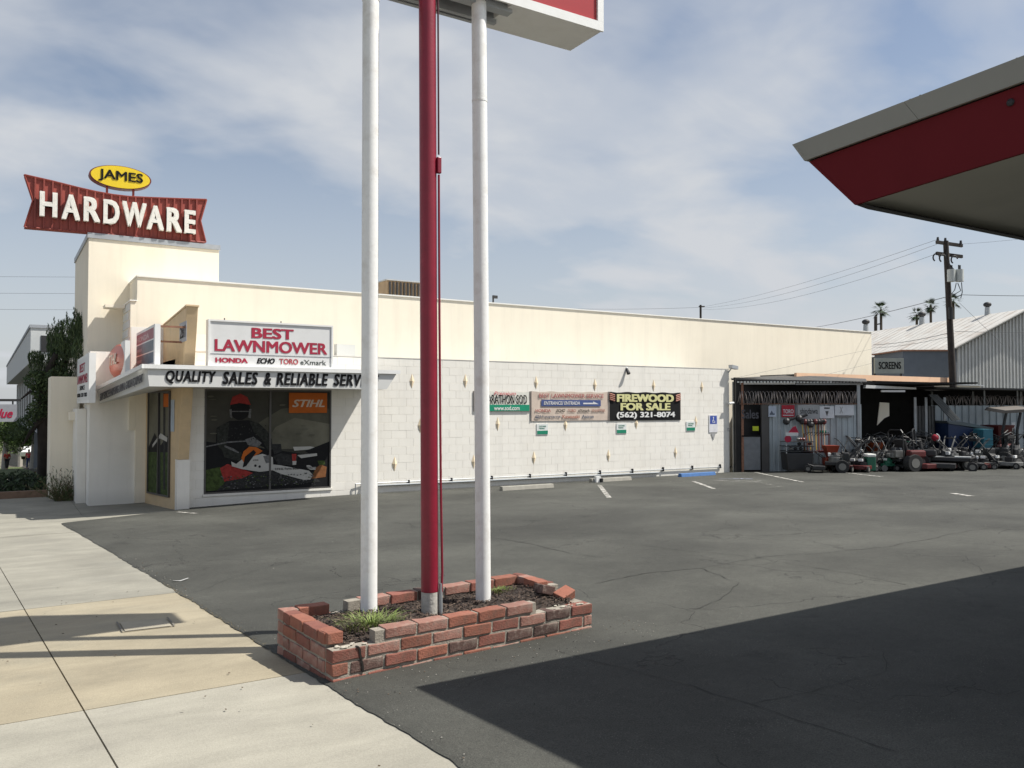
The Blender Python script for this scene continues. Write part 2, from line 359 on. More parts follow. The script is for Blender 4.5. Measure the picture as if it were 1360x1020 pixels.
for i in range(len(ysk) - 1):
    y0, y1 = ysk[i], ysk[i + 1]; a = [(-4.25, y0, g(0, y0) - .2), (-4.25, y0, g(0, y0) + .005), (-4.1, y0, g(0, y0) + .005), (-4.1, y0, g(0, y0) - .2)]
    c = [(p[0], y1, p[2] - g(0, y0) + g(0, y1)) for p in a]
    kb.add(a + c, [(0, 1, 5, 4), (1, 2, 6, 5), (2, 3, 7, 6)])
kb.build('kerb', M_conc[2], kind='structure')
side = bpy.data.objects.new('sidewalk', None); COL.objects.link(side); side['kind'] = 'structure'
rows = [-5.3, -1.75, 1.77, 5.32, 8.86, 12.4, 15.9, 19.4, 24, 29, 34, 40, 47, 55, 65, 78, 95, 120]
cols = [-4.09, -2.55, -1.03, .50, 2.4]
def jx(c, y): return c - .059 * (min(y, 19.4) - 4.2) if c > -4 else c
gap = .0045
for r in range(len(rows) - 1):
    cc = cols if rows[r] < 15 else cols + [4.4]
    if rows[r] > 23: cc = cols[:-1] + [1.9]
    for k in range(len(cc) - 1):
        b = MB(); y0, y1 = rows[r] + gap, rows[r + 1] - gap; nn = 4; top = []
        dz = random.uniform(-.003, .003)
        for j in range(nn + 1):
            y = y0 + (y1 - y0) * j / nn; xa = jx(cc[k], y) + gap; xb = jx(cc[k + 1], y) - gap
            for i in range(nn + 1):
                x = xa + (xb - xa) * i / nn; top.append((x, y, g(x, y) - .006 + dz))
        m_ = nn + 1; n_ = m_ * m_
        fs = [(j * m_ + i, j * m_ + i + 1, (j + 1) * m_ + i + 1, (j + 1) * m_ + i) for j in range(nn) for i in range(nn)]
        bot = [(p[0], p[1], p[2] - .09) for p in top]
        rim = [i for i in range(m_)] + [j * m_ + nn for j in range(1, m_)] + [nn * m_ + i for i in range(nn - 1, -1, -1)] + [j * m_ for j in range(nn - 1, 0, -1)]
        for q in range(len(rim)):
            a, c = rim[q], rim[(q + 1) % len(rim)]; fs.append((c, a, n_ + a, n_ + c))
        b.add(top + bot, fs)
        mm = M_conc[0] if rows[r] < 5 else (M_conc[1] if rows[r] < 8 else (M_conc[2] if rows[r] > 8.9 else M_conc[2]))
        b.build('paving_slab', mm, side)
sheet('joint_sand', [-4.09, -2, 0, 2, 2.6], [-5.3, 1, 10, 19.4, 24, 40, 80, 120], lambda x, y: g(x, y) - .03, M_joint)
EDGE = [(-6, 2.3), (0, 2.02), (3.32, 1.817), (5.38, 1.706), (8.69, 1.545), (12.47, 1.343), (17.79, 1.009), (19.2, 3.45), (60, 3.6)]
def xe(y):
    for (a, b), (c, d) in zip(EDGE, EDGE[1:]):
        if y <= c: return b + (d - b) * (y - a) / (c - a)
    return 3.6
ys = []; y = -6.
while y < 19.6: ys.append(y); y += .05 if 2 < y < 12 else .12
ys += [21, 24, 30, 45]
b = MB(); K = 0; rnd = random.Random(3); jag = 0
offs = [0, .03, .1, .3, .7, 1.2, 2, 3, 4.5, 6.5, 9, 12, 16, 21, 27, 36, 60]
for y in ys:
    jag = jag * .7 + rnd.uniform(-.009, .009); xx = xe(y) + jag
    for i, o in enumerate(offs):
        x = xx + o; b.v.append((x, y, g(x, y) + (-.002 if i == 0 else (.005 if i == 1 else .010))))
K = len(offs)
for j in range(len(ys) - 1):
    for i in range(K - 1): b.f.append((j * K + i, j * K + i + 1, (j + 1) * K + i + 1, (j + 1) * K + i)); b.m.append(0)
b.build('parking_lot', M_asph, kind='structure')

M_crk = mat('crack_tar', (.018,.017,.015), .9)
def crack(pts, w, seed):
    rr = random.Random(seed); P = [onG(*p) for p in pts]; L = []
    for a, c in zip(P, P[1:]):
        n = max(3, int((c - a).length / .09))
        for i in range(n): L.append(a.lerp(c, i / n))
    L.append(P[-1]); b = MB(); vs = []; ox = oy = 0
    for i, p in enumerate(L):
        ox = ox * .8 + rr.uniform(-.02, .02); oy = oy * .8 + rr.uniform(-.02, .02)
        d = (L[min(i + 1, len(L) - 1)] - L[max(i - 1, 0)]); d.z = 0; d.normalize(); q = Vector((-d.y, d.x, 0)) * w * rr.uniform(.3, 1.0)
        for s_ in (-1, 1): x, y = p.x + ox + q.x * s_, p.y + oy + q.y * s_; vs.append((x, y, g(x, y) + .0135))
    b.add(vs, [(2 * i, 2 * i + 2, 2 * i + 3, 2 * i + 1)[::-1] for i in range(len(L) - 1)]); return b.build('pavement_crack', M_crk, kind='structure')
crack([(742, 866), (835, 893), (905, 908), (985, 935), (1090, 968), (1200, 1003)], .0035, 1); crack([(1000, 940), (1080, 922), (1175, 895), (1180, 870)], .003, 2)
crack([(650, 714), (700, 722), (760, 738), (800, 742)], .006, 3); crack([(790, 776), (860, 762), (930, 756), (1010, 742), (1100, 735)], .007, 4); crack([(930, 756), (980, 775), (960, 800), (920, 812)], .005, 5)
crack([(1100, 735), (1180, 727), (1290, 705), (1360, 700)], .005, 6); crack([(1040, 748), (1130, 762), (1200, 778)], .005, 7); crack([(840, 724), (900, 731), (985, 740)], .006, 8); crack([(250, 790), (330, 760), (420, 738)], .003, 9); crack([(150, 722), (300, 728), (470, 712)], .005, 10)
# painted markings on the asphalt
M_line = worn_paint('worn_white_line', (.55, .53, .48), .52); M_line2 = worn_paint('faded_white_line', (.42, .40, .36), .40)
def stripe(p0, p1, w, m, z=.018, n=10):
    a = onG(*p0); c = onG(*p1); d = (c - a); d.z = 0; L_ = d.length; d.normalize(); q = Vector((-d.y, d.x, 0)) * w / 2
    b = MB(); vs = []
    for i in range(n + 1):
        p = a + d * L_ * i / n
        for s_ in (-1, 1):
            e = p + q * s_; vs.append((e.x, e.y, g(e.x, e.y) + z))
    b.add(vs, [(2 * i, 2 * i + 2, 2 * i + 3, 2 * i + 1)[::-1] for i in range(n)])
    return b.build('painted_line', m, kind='structure')
stripe((796, 645), (809, 662), .11, M_line); stripe((921, 640), (948, 650), .11, M_line); stripe((1003, 628), (1066, 641), .10, M_line)
stripe((1118, 628), (1172, 634), .10, M_line); stripe((533, 662), (632, 672), .07, M_line2); stripe((640, 668), (656, 652), .09, M_line2)
stripe((1040, 648), (1120, 652), .12, M_line2); stripe((1120, 655), (1360, 661), .12, M_line2); stripe((1265, 656), (1290, 660), .14, M_line)
stripe((236, 681), (262, 683), .10, M_line); stripe((262, 683), (390, 668), .06, M_line2); stripe((870, 641), (925, 640), .20, M_line2)
M_blue = worn_paint('worn_blue_line', (.35, .38, .50), .45)
stripe((948, 639), (1010, 640), .45, worn_paint('ghost_white', (.40,.39,.36), .44), .020); stripe((955, 637), (1000, 637), .35, M_blue, .024); stripe((1005, 641), (1035, 648), .2, M_line2, .024)

# ---------------------------------------------------------------- the store
YW = 19.3
st = thing('store_building', 'long cream and white block store with square sign tower and grey corner canopy', 'building', (3.3, YW, -.68))
def cube(name, m, x0, x1, y0, y1, z0, z1, parent=st, **k): return MB().box(x0, x1, y0, y1, z0, z1).build(name, m, parent, **k)
# cream upper wall
CY = 21.12                                    # the cream upper store stands behind the lower white front
mw = MB(); mw.box(2.72, 30.45, CY, 44, -.7, 4.60); mw.box(2.58, 2.718, CY, 22.49, 1.0, 4.02)
mw.build('main_wall', M_cream, st)
MB().box(3.3, 20.298, YW + .2, CY - .003, 2.35, 2.60).build('low_roof', M_cap, st)
mc = MB(); mc.box(2.70, 30.5, CY - .03, CY + .2, 4.602, 4.635); mc.box(2.70, 2.9, CY + .202, 44, 4.602, 4.635)
mc.build('parapet_cap', M_patch, st)
MB().box(2.56, 2.715, CY - .03, 22.48, 4.022, 4.05).build('parapet_cap', M_patch, st)
for r in range(7):
    yy = CY + .06 + (.2 if r % 2 else 0)
    while yy < 22.3: MB().box(2.564, 2.579, yy, min(yy + .39, 22.42), 2.6 + r * .203, 2.6 + r * .203 + .17).build('relief_block', M_grey_w, st); yy += .42
MB().box(2.12, 2.55, 21.9, 22.4, 3.93, 4.0).build('roof_ledge', M_cream, st)
MB().box(2.60, 3.75, CY - .006, CY - .001, 2.4, 3.42).build('white_patch', M_patch, st)
# lower white block wall, block by block
wall = MB(); wall.box(3.32, 3.88, YW + .004, YW + .198, -.72, 2.77); wall.box(6.83, 20.28, YW + .004, YW + .18, -.72, 2.76)
wall.box(3.88, 6.83, YW + .004, YW + .18, 1.95, 2.76); wall.box(3.88, 6.83, YW + .004, YW + .18, -.72, -.41)
wall.build('block_backing', M_mort, st)
WX0, WX1, WZ0, WZ1 = 3.895, 6.815, -.40, 1.94
blocks = []
z = 2.77; r = 0
while z > -.72:
    z0 = max(z - .203, -.72); x = 3.31 - (.2 if r % 2 else 0)
    while x < 20.3:
        xa, xb = max(x, 3.31), min(x + .406, 20.3)
        segs = [(xa, xb)]
        if z0 < WZ1 - .01 and z > WZ0 + .01:
            segs = []
            if xa < WX0: segs.append((xa, min(xb, WX0)))
            if xb > WX1: segs.append((max(xa, WX1), xb))
            lo, hi = z0, z
            if z0 < WZ0 or z > WZ1:                   # courses cut by the sill or lintel
                if xa < WX1 and xb > WX0:
                    if z0 < WZ0: blocks.append((max(xa, WX0), min(xb, WX1), z0, WZ0))
                    if z > WZ1: blocks.append((max(xa, WX0), min(xb, WX1), WZ1, z))
        for (p, q) in segs:
            if q - p > .05: blocks.append((p, q, z0, z))
        x += .406
    z -= .203; r += 1
blocks.sort(key=lambda t: t[0])
shared = {}; rest = MB(); jg = .0026
for i, (p, q, a, c) in enumerate(blocks):
    if i < 296:
        key = (round(q - p, 2), round(c - a, 2))
        if key not in shared:
            w, h = q - p, c - a
            o = MB().box(-w / 2 + jg, w / 2 - jg, 0, .1, -h / 2 + jg, h / 2 - jg).build('concrete_block', M_white, st, local=True, bevel=.0018); shared[key] = o.data
        else:
            o = bpy.data.objects.new('concrete_block', shared[key]); COL.objects.link(o); o.parent = st
            bm_ = o.modifiers.new('bevel', 'BEVEL'); bm_.width = .0018; bm_.segments = 1
        o.location = Vector(((p + q) / 2, YW + random.uniform(-.0012, .0012), (a + c) / 2)) - wloc(st)
    else: rest.box(p + jg, q - jg, YW + random.uniform(-.0012, .0012), YW + .1, a + jg, c - jg)
rest.build('concrete_block', M_white, st, kind='stuff')
cube('wall_coping', M_mort, 3.31, 20.33, YW - .008, YW + .199, 2.772, 2.79)
cube('raised_block', M_grey_w, 6.95, 7.42, YW + .0, YW + .199, 2.792, 3.07)
cube('raised_block', M_patch, 3.60, 3.95, YW + .0, YW + .199, 2.792, 3.16)
# diamonds
dm = [(547,506),(618,506),(712,508),(790,511),(868,512),(932,514),(558,565),(661,563),(751,564),(845,562),(924,560),(524,616),(629,613),(709,608),(808,605),(897,601),(735,507)]
M_dia = mat('diamond_ochre', (.80, .66, .46), .8, var=.06)
dia = None
for p in dm[:16]:
    c = onY(p[0], p[1], YW)
    if dia is None:
        w, h, d = .068, .19, .035
        dia = MB().add([(-w,0,0),(w,0,0),(0,0,-h),(0,0,h),(0,-d,0)], [(2,1,4),(1,3,4),(3,0,4),(0,2,4)]).build('diamond_ornament', M_dia, st, local=True); o = dia
    else: o = bpy.data.objects.new('diamond_ornament', dia.data); COL.objects.link(o); o.parent = st
    o.location = c + Vector((0, -.004, 0)) - wloc(st)
# storefront window with printed film
win = MB(); fw = .035
for (x0, x1, z0, z1) in ((WX0, WX0 + fw, WZ0, WZ1), (WX1 - fw, WX1, WZ0, WZ1), (WX0 + fw, WX1 - fw, WZ1 - fw, WZ1), (WX0 + fw, WX1 - fw, WZ0, WZ0 + fw), (5.33, 5.375, WZ0 + fw, WZ1 - fw)):
    win.box(x0, x1, YW - .012, YW + .06, z0, z1)
window = win.build('window_frame', mat('dark_bronze_frame', (.10, .095, .09), .4, metal=.4), st)
cube('window_sill', M_white, WX0 - .03, WX1 + .03, YW - .03, YW + .002, WZ0 - .05, WZ0 - .002)
def film(parent, name, O, U, V, w, h, layers, texts=()):
    """a printed film: flat colour shapes laid on one another about a millimetre apart"""
    O = Vector(O); U = Vector(U); V = Vector(V); n = U.cross(V).normalized()
    mats = []; b = MB(); k = 0
    for (pts, m) in layers:
        if m not in mats: mats.append(m)
        P = [O + U * (p[0] * w) + V * (p[1] * h) + n * (.0009 * k) for p in pts]
        b.prism(P, n * .0008, mats.index(m)); k += 1
    ob = b.build(name, mats, parent)
    for (s, x, y, tw, th, m, bold, sh) in texts:
        text(parent, 'lettering', s, O + U * x * w + V * y * h + n * (.0009 * k), U, tw * w, th * h, m, v=V, ext=.001, bold=bold, shear=sh)
    return ob
def rect(x0, y0, x1, y1): return [(x0, y0), (x1, y0), (x1, y1), (x0, y1)]
def P_(r, g_, b_, **k): return mat('print_%03d_%03d_%03d' % (r * 999, g_ * 999, b_ * 999), (r, g_, b_), .6, var=k.get('var', .12), scale=k.get('scale', 5), spec=.15)
def q(x, y): return ((x - 173) / 895., (945 - (y)) / 750.)       # from the zoomed photograph of the film
def blob(cx, cy, rx, ry, n=14, a0=0): return [(cx + rx * math.cos(2 * math.pi * i / n + a0), cy + ry * math.sin(2 * math.pi * i / n + a0)) for i in range(n)]
def Q(l): return [q(*p) for p in l]
film_sky = P_(.058, .056, .046, var=.4, scale=1.0); film_sky2 = P_(.155, .148, .112, var=.4, scale=1.0); film_dk = P_(.012, .012, .013); film_dk2 = P_(.03, .03, .03, var=.5, scale=14)
film_gr = P_(.05, .075, .022, var=.6, scale=12); film_red = P_(.30, .035, .03, var=.3, scale=15); film_or = P_(.48, .12, .02); film_wh = P_(.45, .44, .41); film_gy = P_(.14, .14, .14, var=.5, scale=20); film_br = P_(.20, .085, .035, var=.3, scale=9)
film_gy2 = P_(.06, .06, .055, var=.5, scale=20); film_sky3 = P_(.12, .116, .09, var=.4, scale=2)
film_pl = P_(.028, .030, .026, var=.7, scale=16)
Lr = [(rect(0, 0, 1, 1), film_sky), (Q([(300,640),(1068,640),(1068,330),(900,300),(700,330),(560,420),(400,540)]), P_(.095, .092, .07, var=.4, scale=1.3)), (Q([(560,640),(1068,640),(1068,450),(800,400),(660,470)]), film_sky2),
      (Q([(173,945),(1068,945),(1068,660),(900,690),(640,640),(173,570)]), film_dk),
      (Q([(173,935),(320,930),(330,800),(270,760),(173,780)]), film_gr),
      (Q([(800,655),(900,650),(990,640),(920,625),(790,625)]), film_wh),
      (Q([(880,660),(1068,590),(1068,720),(980,730)]), film_dk),
      (Q([(250,935),(1000,905),(940,850),(700,810),(560,800),(330,850)]), film_dk2),
      (Q([(270,770),(320,740),(400,770),(500,815),(430,850),(300,870)]), film_red),
      (Q([(930,880),(1040,870),(1048,790),(1000,770),(960,800)]), film_br), (Q([(975,740),(1030,740),(1035,770),(990,775)]), film_gr),
      (Q([(240,600),(245,470),(330,420),(470,415),(560,480),(620,530),(640,620),(600,640),(520,590),(470,600),(430,740),(300,700)]), film_dk),
      (Q(blob(405,330,70,85)), film_dk), (Q([(335,300),(350,240),(405,215),(455,240),(480,300),(400,285)]), film_red),
      (Q([(330,330),(345,330),(350,400),(335,390)]), film_gy), (Q([(470,330),(485,330),(480,400),(462,395)]), film_gy), (Q([(340,345),(470,345),(465,352),(345,352)]), film_gy),
      (Q([(470,415),(540,440),(600,500),(632,560),(640,640),(600,645),(560,560),(500,500)]), film_pl), (Q([(245,480),(290,440),(330,430),(320,560),(300,660),(250,600)]), film_pl),
      (Q([(270,600),(330,610),(420,660),(430,700),(400,720),(300,690)]), film_pl), (Q([(300,600),(360,625),(400,655),(395,662),(340,635),(298,612)]), film_gy),
      (Q([(173,603),(320,572),(500,566),(500,575),(320,583),(173,612)]), film_gy),
      (Q([(440,560),(500,540),(560,590),(530,620),(460,600)]), film_gy),
      (Q([(630,600),(700,600),(705,660),(650,680)]), film_dk2), (Q([(640,690),(700,670),(830,700),(800,770),(680,760)]), film_dk2),
      (Q([(780,680),(815,680),(810,740),(785,745)]), film_red), (Q([(820,690),(970,680),(972,700),(850,715)]), film_wh), (Q([(785,735),(815,735),(812,765),(786,765)]), film_wh),
      (Q([(640,755),(700,765),(910,815),(940,850),(920,885),(870,885),(700,830),(640,800)]), film_wh),
      (Q([(345,722),(380,742),(430,700),(565,672),(640,700),(645,800),(545,808),(420,782),(350,758)]), film_wh),
      (Q([(415,700),(430,650),(470,615),(520,620),(565,650),(540,670),(480,700),(430,730)]), film_or), (Q([(440,690),(500,640),(520,660),(450,760),(425,770)]), film_dk),
      (Q([(570,690),(620,680),(625,740),(590,745)]), film_gy), (Q(blob(515,760,9,10,10)), film_dk2), (Q(blob(545,768,9,10,10)), film_dk2),
      (Q([(755,205),(1045,205),(1045,362),(755,362)]), film_or)]
for i in range(46):                          # plaid on the jacket
    x = random.uniform(262, 600); y = random.uniform(440, 560); Lr.append((Q(rect(x, y, x + random.uniform(4, 9), y + random.uniform(3, 14))), random.choice([film_pl, film_dk2, film_gy2])))
for i in range(40):                          # cloud streaks of the printed sky
    x = random.uniform(180, 1040); y = random.uniform(215, 560); 
    if 240 < x < 640 and y > 200: continue
    if x > 720 and y < 380: continue
    Lr.append((Q(blob(x, y, random.uniform(20, 26), random.uniform(3, 9), 9)), film_sky3))
for i in range(260):
    x = random.uniform(270, 960); y = random.uniform(830, 925); s_ = random.uniform(2, 5)
    Lr.append((Q(blob(x, y, s_ * 1.5, s_, 5, random.random())), random.choice([film_gy, film_gr, film_dk2, film_gy2, film_gy2])))
for i in range(14): 
    a = i * .45; x = 925 + 26 * math.cos(a); y = 790 + 16 * math.sin(a * 1.3); Lr.append((Q(blob(x, y, 14, 3, 6, 0)), film_wh))
# keep the shape stack thin
O = (WX0 + fw, YW + .02, WZ0 + fw)
def thin(layers, n0=24):
    return layers
film(window, 'printed_film', O, (1,0,0), (0,0,1), WX1 - WX0 - 2 * fw, WZ1 - WZ0 - 2 * fw, Lr[:37],
     [('STIHL', *q(780, 316), .275, .078, P_(.60, .50, .42), .03, .3), ('STIHL', *q(497, 722), .045, .012, film_dk, .02, .2), ('STIHL Farm Boss', *q(655, 800), .20, .022, film_dk, .01, -.1)])
0 and film(window, 'printed_litter', (O[0], O[1] - .0002, O[2]), (1,0,0), (0,0,1), WX1 - WX0 - 2 * fw, WZ1 - WZ0 - 2 * fw, [(p, m) for (p, m) in Lr[37:39]])
lit = MB(); lm = [film_gy, film_gr, film_dk2, film_wh, film_gy2, film_pl, film_sky3]
for i, (p, m) in enumerate(Lr[37:]):
    P = [Vector((O[0] + a * (WX1 - WX0 - 2 * fw), O[1] - .034 - .00002 * i, O[2] + c * (WZ1 - WZ0 - 2 * fw))) for (a, c) in p]
    lit.prism(P, (0, -.0008, 0), lm.index(m))
lit.build('printed_chips', lm, window)
# shaded side walls left of the entrance
MB().box(1.76, 2.9, 21.2, 22.4, -.72, 2.82).build('wing_wall', M_white, st)
MB().box(1.56, 1.755, 21.9, 24, -.72, 1.5).build('wing_wall', M_white, st)
MB().box(1.075, 1.64, 23.2, 24.6, -.85, 2.29).box(1.45, 1.74, 22.6, 23.15, 1.22, 1.42).build('wing_wall', M_cream, st)
# entrance wall with its own film
A = Vector((3.30, 19.28, 0)); B = Vector((2.93, 21.2, 0)); U = (B - A).normalized(); Nn = Vector((-U.y, U.x, 0)); Lw = (B - A).length
MB().prism([A + Vector((0,0,-.72)), B + Vector((0,0,-.72)), B + Vector((0,0,1.98)), A + Vector((0,0,1.98))], -Nn * .3).build('entrance_wall', M_tan, st)
ew = MB(); eo = A + U * .32 + Vector((0, 0, -.46)) + Nn * .004; ewid = 1.35; ehi = 2.36
for (a, c, z0, z1) in ((0, .04, 0, ehi), (ewid - .04, ewid, 0, ehi), (.04, ewid - .04, 0, .04), (.04, ewid - .04, ehi - .04, ehi), (.66, .69, .04, ehi - .04)):
    p = eo + U * a + Vector((0,0,z0)); r_ = eo + U * c
    ew.prism([p, Vector((r_.x, r_.y, p.z)), Vector((r_.x, r_.y, eo.z + z1)), Vector((p.x, p.y, eo.z + z1))], Nn * .04)
ewin = ew.build('window_frame', mat('dark_bronze_frame', (.1,.1,.1)), st)
Of = eo + U * (ewid - .04) + Nn * .012 + Vector((0,0,.04)); 
film(ewin, 'printed_film', Of, -U, (0,0,1), ewid - .08, ehi - .08, [(rect(0,0,1,1), film_sky2), (rect(0,.0,1,.45), film_gr), ([(0,.45),(.3,.6),(.6,.48),(1,.6),(1,.42),(0,.40)], film_dk),
     ([(.45,1),(.55,1),(.62,0),(.42,0)], film_dk2), ([(.75,.05),(.85,.05),(.8,1),(.7,1)], film_dk2), ([(.2,.45),(.55,.55),(.9,.52),(.92,.56),(.6,.60),(.2,.48)], film_wh), (rect(.72,.86,1,.99), film_or)])
nb = MB(); p = A + U * .10 + Vector((0,0,1.0)) + Nn * .006; nb.prism([p, p + U * .2, p + U * .2 + Vector((0,0,.7)), p + Vector((0,0,.7))], Nn * .006)
notice = tag(nb.build('notice_sheet', P_(.42, .48, .55)), 'pale blue printed notice taped to the tan wall beside the entrance window', 'notice')
# leaning pylon fin through the canopy
fx0, fx1 = 3.30, 3.53
t0 = onX(248, 407, fx0); b0 = onX(236, 614, fx0)
yt, yb = t0.y, min(b0.y, 19.1); yb = 19.0 if yb < yt else yb
fin = MB(); prof = [(yb, .40), (yb - .0, -.70), (YW + .3, -.70), (YW + .3, 3.20), (yt, 3.64)]
fb_ = onX(211, 436, fx0); zb9 = fb_.z
fin.prism([(fx0, a, c) for a, c in [(yb, .40), (YW - .01, .40), (YW - .01, 2.38), (CY - .01, 2.38), (CY - .01, zb9), (yt, 3.64)]], (fx1 - fx0, 0, 0))
pyl = fin.build('pylon', M_tan, st, bevel=.01)
MB().box(fx0 - .012, fx1 + .012, yb - .03, YW - .01, -.72, .398).build('pylon_base', M_white, pyl)
MB().prism([(fx0 - .015, yt - .02, 3.645), (fx0 - .015, CY - .02, zb9 + .005), (fx0 - .015, CY - .02, zb9 + .04), (fx0 - .015, yt - .02, 3.68)], (fx1 - fx0 + .03, 0, 0)).build('pylon_cap', M_tan, pyl)
nm = MB(); nm.box(fx0 - .012, fx0 - .001, 18.2, 18.95, 2.92, 3.34); 
npl = nm.build('number_plate', P_(.30, .31, .34), pyl)
text(npl, 'lettering', '281', Vector((fx0 - .013, 18.88, 3.0)), (0, -1, 0), .60, .26, M_black, ext=.004, bold=.02)
# canopy over the corner
AY = 17.9
L0 = onY(195, 486, AY); L1 = onY(129, 518, 21.1); L1b = onY(135, 536, 21.1)
ztop, zbot = L0.z, 1.955
Rx, Rxb = 7.93, 7.66
lx0, lx1 = L0.x, L1.x
aw = MB()
aw.add([(lx0 + .05, AY, zbot), (Rxb, AY, zbot), (Rx, AY, ztop), (lx0, AY, ztop),
        (L1.x + .05, 21.1, L1b.z), (Rxb, YW, zbot), (Rx, YW, ztop), (L1.x, 21.1, L1.z), (3.2, YW, zbot), (3.2, YW, ztop), (2.9, 21.2, zbot - .1), (2.9, 21.2, ztop - .1)],
       [(0, 1, 2, 3), (1, 5, 6, 2), (0, 8, 5, 1), (0, 4, 10, 8), (3, 2, 6, 9), (3, 9, 11, 7), (4, 0, 3, 7)])
awn = aw.build('canopy', M_awn, st)
tr = MB(); tr.box(lx0 - .06, Rx + .05, AY - .05, AY - .003, ztop - .05, ztop + .035); tr.box(lx0 - .06, Rx + .05, AY - .003, AY + .3, ztop + .003, ztop + .035)
dd = Vector((L1.x - lx0, 21.1 - AY, L1.z - ztop)); dn = Vector((-dd.y, dd.x, 0)).normalized()
p = Vector((lx0 - .06, AY - .05, ztop - .05)); tr.prism([p, p + dd, p + dd + Vector((0,0,.085)), p + Vector((0,0,.085))], dn * .04)
tr.build('drip_edge', M_steel_w, awn)
pn = MB()
for xx in (4.15, 5.85, 7.3): MB().box(xx, xx + .012, AY - .003, AY - .0005, zbot + .01, ztop - .05).build('panel_seam', M_cap, awn)
for w_, xa, xb in (('QUALITY', 219.8, 286.8), ('SALES', 295.4, 342.4), ('&', 350.5, 360), ('RELIABLE', 367, 435.6), ('SERVICE', 443, 503)):
    a0, a1 = onY(xa, 505, AY), onY(xb, 505, AY)
    text(awn, 'lettering', w_, (a0.x, AY - .0035, 2.015), (1,0,0), a1.x - a0.x, .268, M_black, ext=.010, bold=.04, shear=.16, spacing=1.12)
u = dd.normalized(); 
text(awn, 'lettering', 'SAW SERVICE·SHARPENING·LAWN & GARDEN EQUIPMENT', Vector((L1.x, 21.1, L1.z)) - u * .25 + dn * .005 - Vector((0,0,.32)), -u, dd.length * .86, .20, P_(.14,.14,.15), ext=.006, bold=.01)
# tower
TX0, TX1, TY0, TY1, TZ = 1.80, 4.86, 22.5, 26.7, 5.66
tw = MB().box(TX0, TX1, TY0, TY1, -.7, TZ).build('tower', M_cream, st)
MB().box(TX0 - .03, TX1 + .03, TY0 - .03, TY1 + .03, TZ + .003, 5.79).build('tower_cap', M_cap, tw)
# pipe and conduit at the foot of the long wall
pb = MB(); pb.tube([(7.42, YW - .06, -.62), (7.42, YW - .06, -.33), (7.6, YW - .04, -.34), (19.9, YW - .04, -.40)], .016, 8); pb.tube([(7.6, YW - .05, -.40), (17.2, YW - .05, -.47)], .028, 8)
pb.build('conduit', M_metal, st, smooth=True)
for i in range(11):
    x = 7.62 + i * 1.22; MB().box(x, x + .025, YW - .07, YW - .002, -.44, -.31).build('pipe_clamp', M_dark, st)

# vents, lamps and small things on the wall
def bx(name, m, label, cat, x0, x1, y0, y1, z0, z1, **k):
    return tag(MB().box(x0, x1, y0, y1, z0, z1).build(name, m, **k), label, cat)
fl = thing('flood_light', 'grey box floodlight on the top right corner of the white wall', 'light', (20.2, YW, 2.75))
MB().prism([(20.22, YW - .22, 2.80), (20.50, YW - .22, 2.76), (20.50, YW - .22, 2.87), (20.22, YW - .22, 2.91)], (0, .16, 0)).build('lamp_housing', M_cap, fl)
MB().cyl((20.27, YW + .0, 2.66), (20.27, YW - .14, 2.80), .02, n=8).build('bracket', M_cap, fl)
c = onY(832, 492, YW); fl2 = thing('wall_lamp', 'small black lamp fixed under the top of the white wall above the black banner', 'light', (c.x, YW, c.z))
MB().cyl((c.x, YW - .02, c.z + .05), (c.x - .02, YW - .12, c.z - .10), .03, .06, n=10).build('lamp_head', M_dark, fl2)
MB().cyl((c.x, YW, c.z + .08), (c.x, YW - .03, c.z + .05), .03, n=8).build('lamp_base', M_metal, fl2)
c = onY(967, 536, YW); cm = thing('security_camera', 'small white camera on the white wall near its right corner', 'camera', (c.x, YW, c.z))
MB().cyl((c.x - .1, YW - .15, c.z), (c.x + .12, YW - .15, c.z + .03), .04, n=8).build('camera_body', M_steel_w, cm); MB().cyl((c.x, YW, c.z), (c.x, YW - .12, c.z), .02, n=6).build('bracket', M_steel_w, cm)
c = onY(968, 571, YW); tag(text(None, 'wall_writing', '702', (c.x - .09, YW - .003, c.z - .05), (1,0,0), .16, .12, P_(.3,.3,.3), ext=.002), 'small grey figures painted at the right edge of the white wall', 'lettering')

# green and white parking notices
for i, (px, py, lab) in enumerate(((720, 570, 'green and white notice on the wall below the pale banner'), (825, 569, 'green and white notice on the wall below the black banner'), (917, 566, 'green and white notice on the wall right of the black banner'))):
    c = onY(px, py, YW); sgn = thing('parking_notice', lab, 'sign', (c.x, YW, c.z), group='green and white notices on the white wall')
    MB().box(c.x - .19, c.x + .19, YW - .018, YW - .005, c.z - .15, c.z + .15).build('plate', P_(.70,.72,.70), sgn)
    MB().box(c.x - .18, c.x + .18, YW - .021, YW - .0185, c.z - .14, c.z - .04).build('green_band', P_(.02,.22,.13), sgn)
    text(sgn, 'lettering', 'CUSTOMER\nPARKING', (c.x - .12, YW - .0188, c.z), (1,0,0), .24, .10, P_(.05,.25,.16), ext=.002, bold=.01)
c = onY(947, 563, YW); hs = thing('accessible_parking_sign', 'blue and white accessible parking sign at the right end of the white wall', 'sign', (c.x, YW, c.z))
MB().box(c.x - .19, c.x + .19, YW - .018, YW - .005, c.z - .27, c.z + .29).build('plate', P_(.68,.68,.70), hs)
MB().box(c.x - .15, c.x + .15, YW - .0205, YW - .0185, c.z - .0, c.z + .26).build('blue_panel', P_(.06,.10,.36), hs)
wc = MB(); y_ = YW - .0225
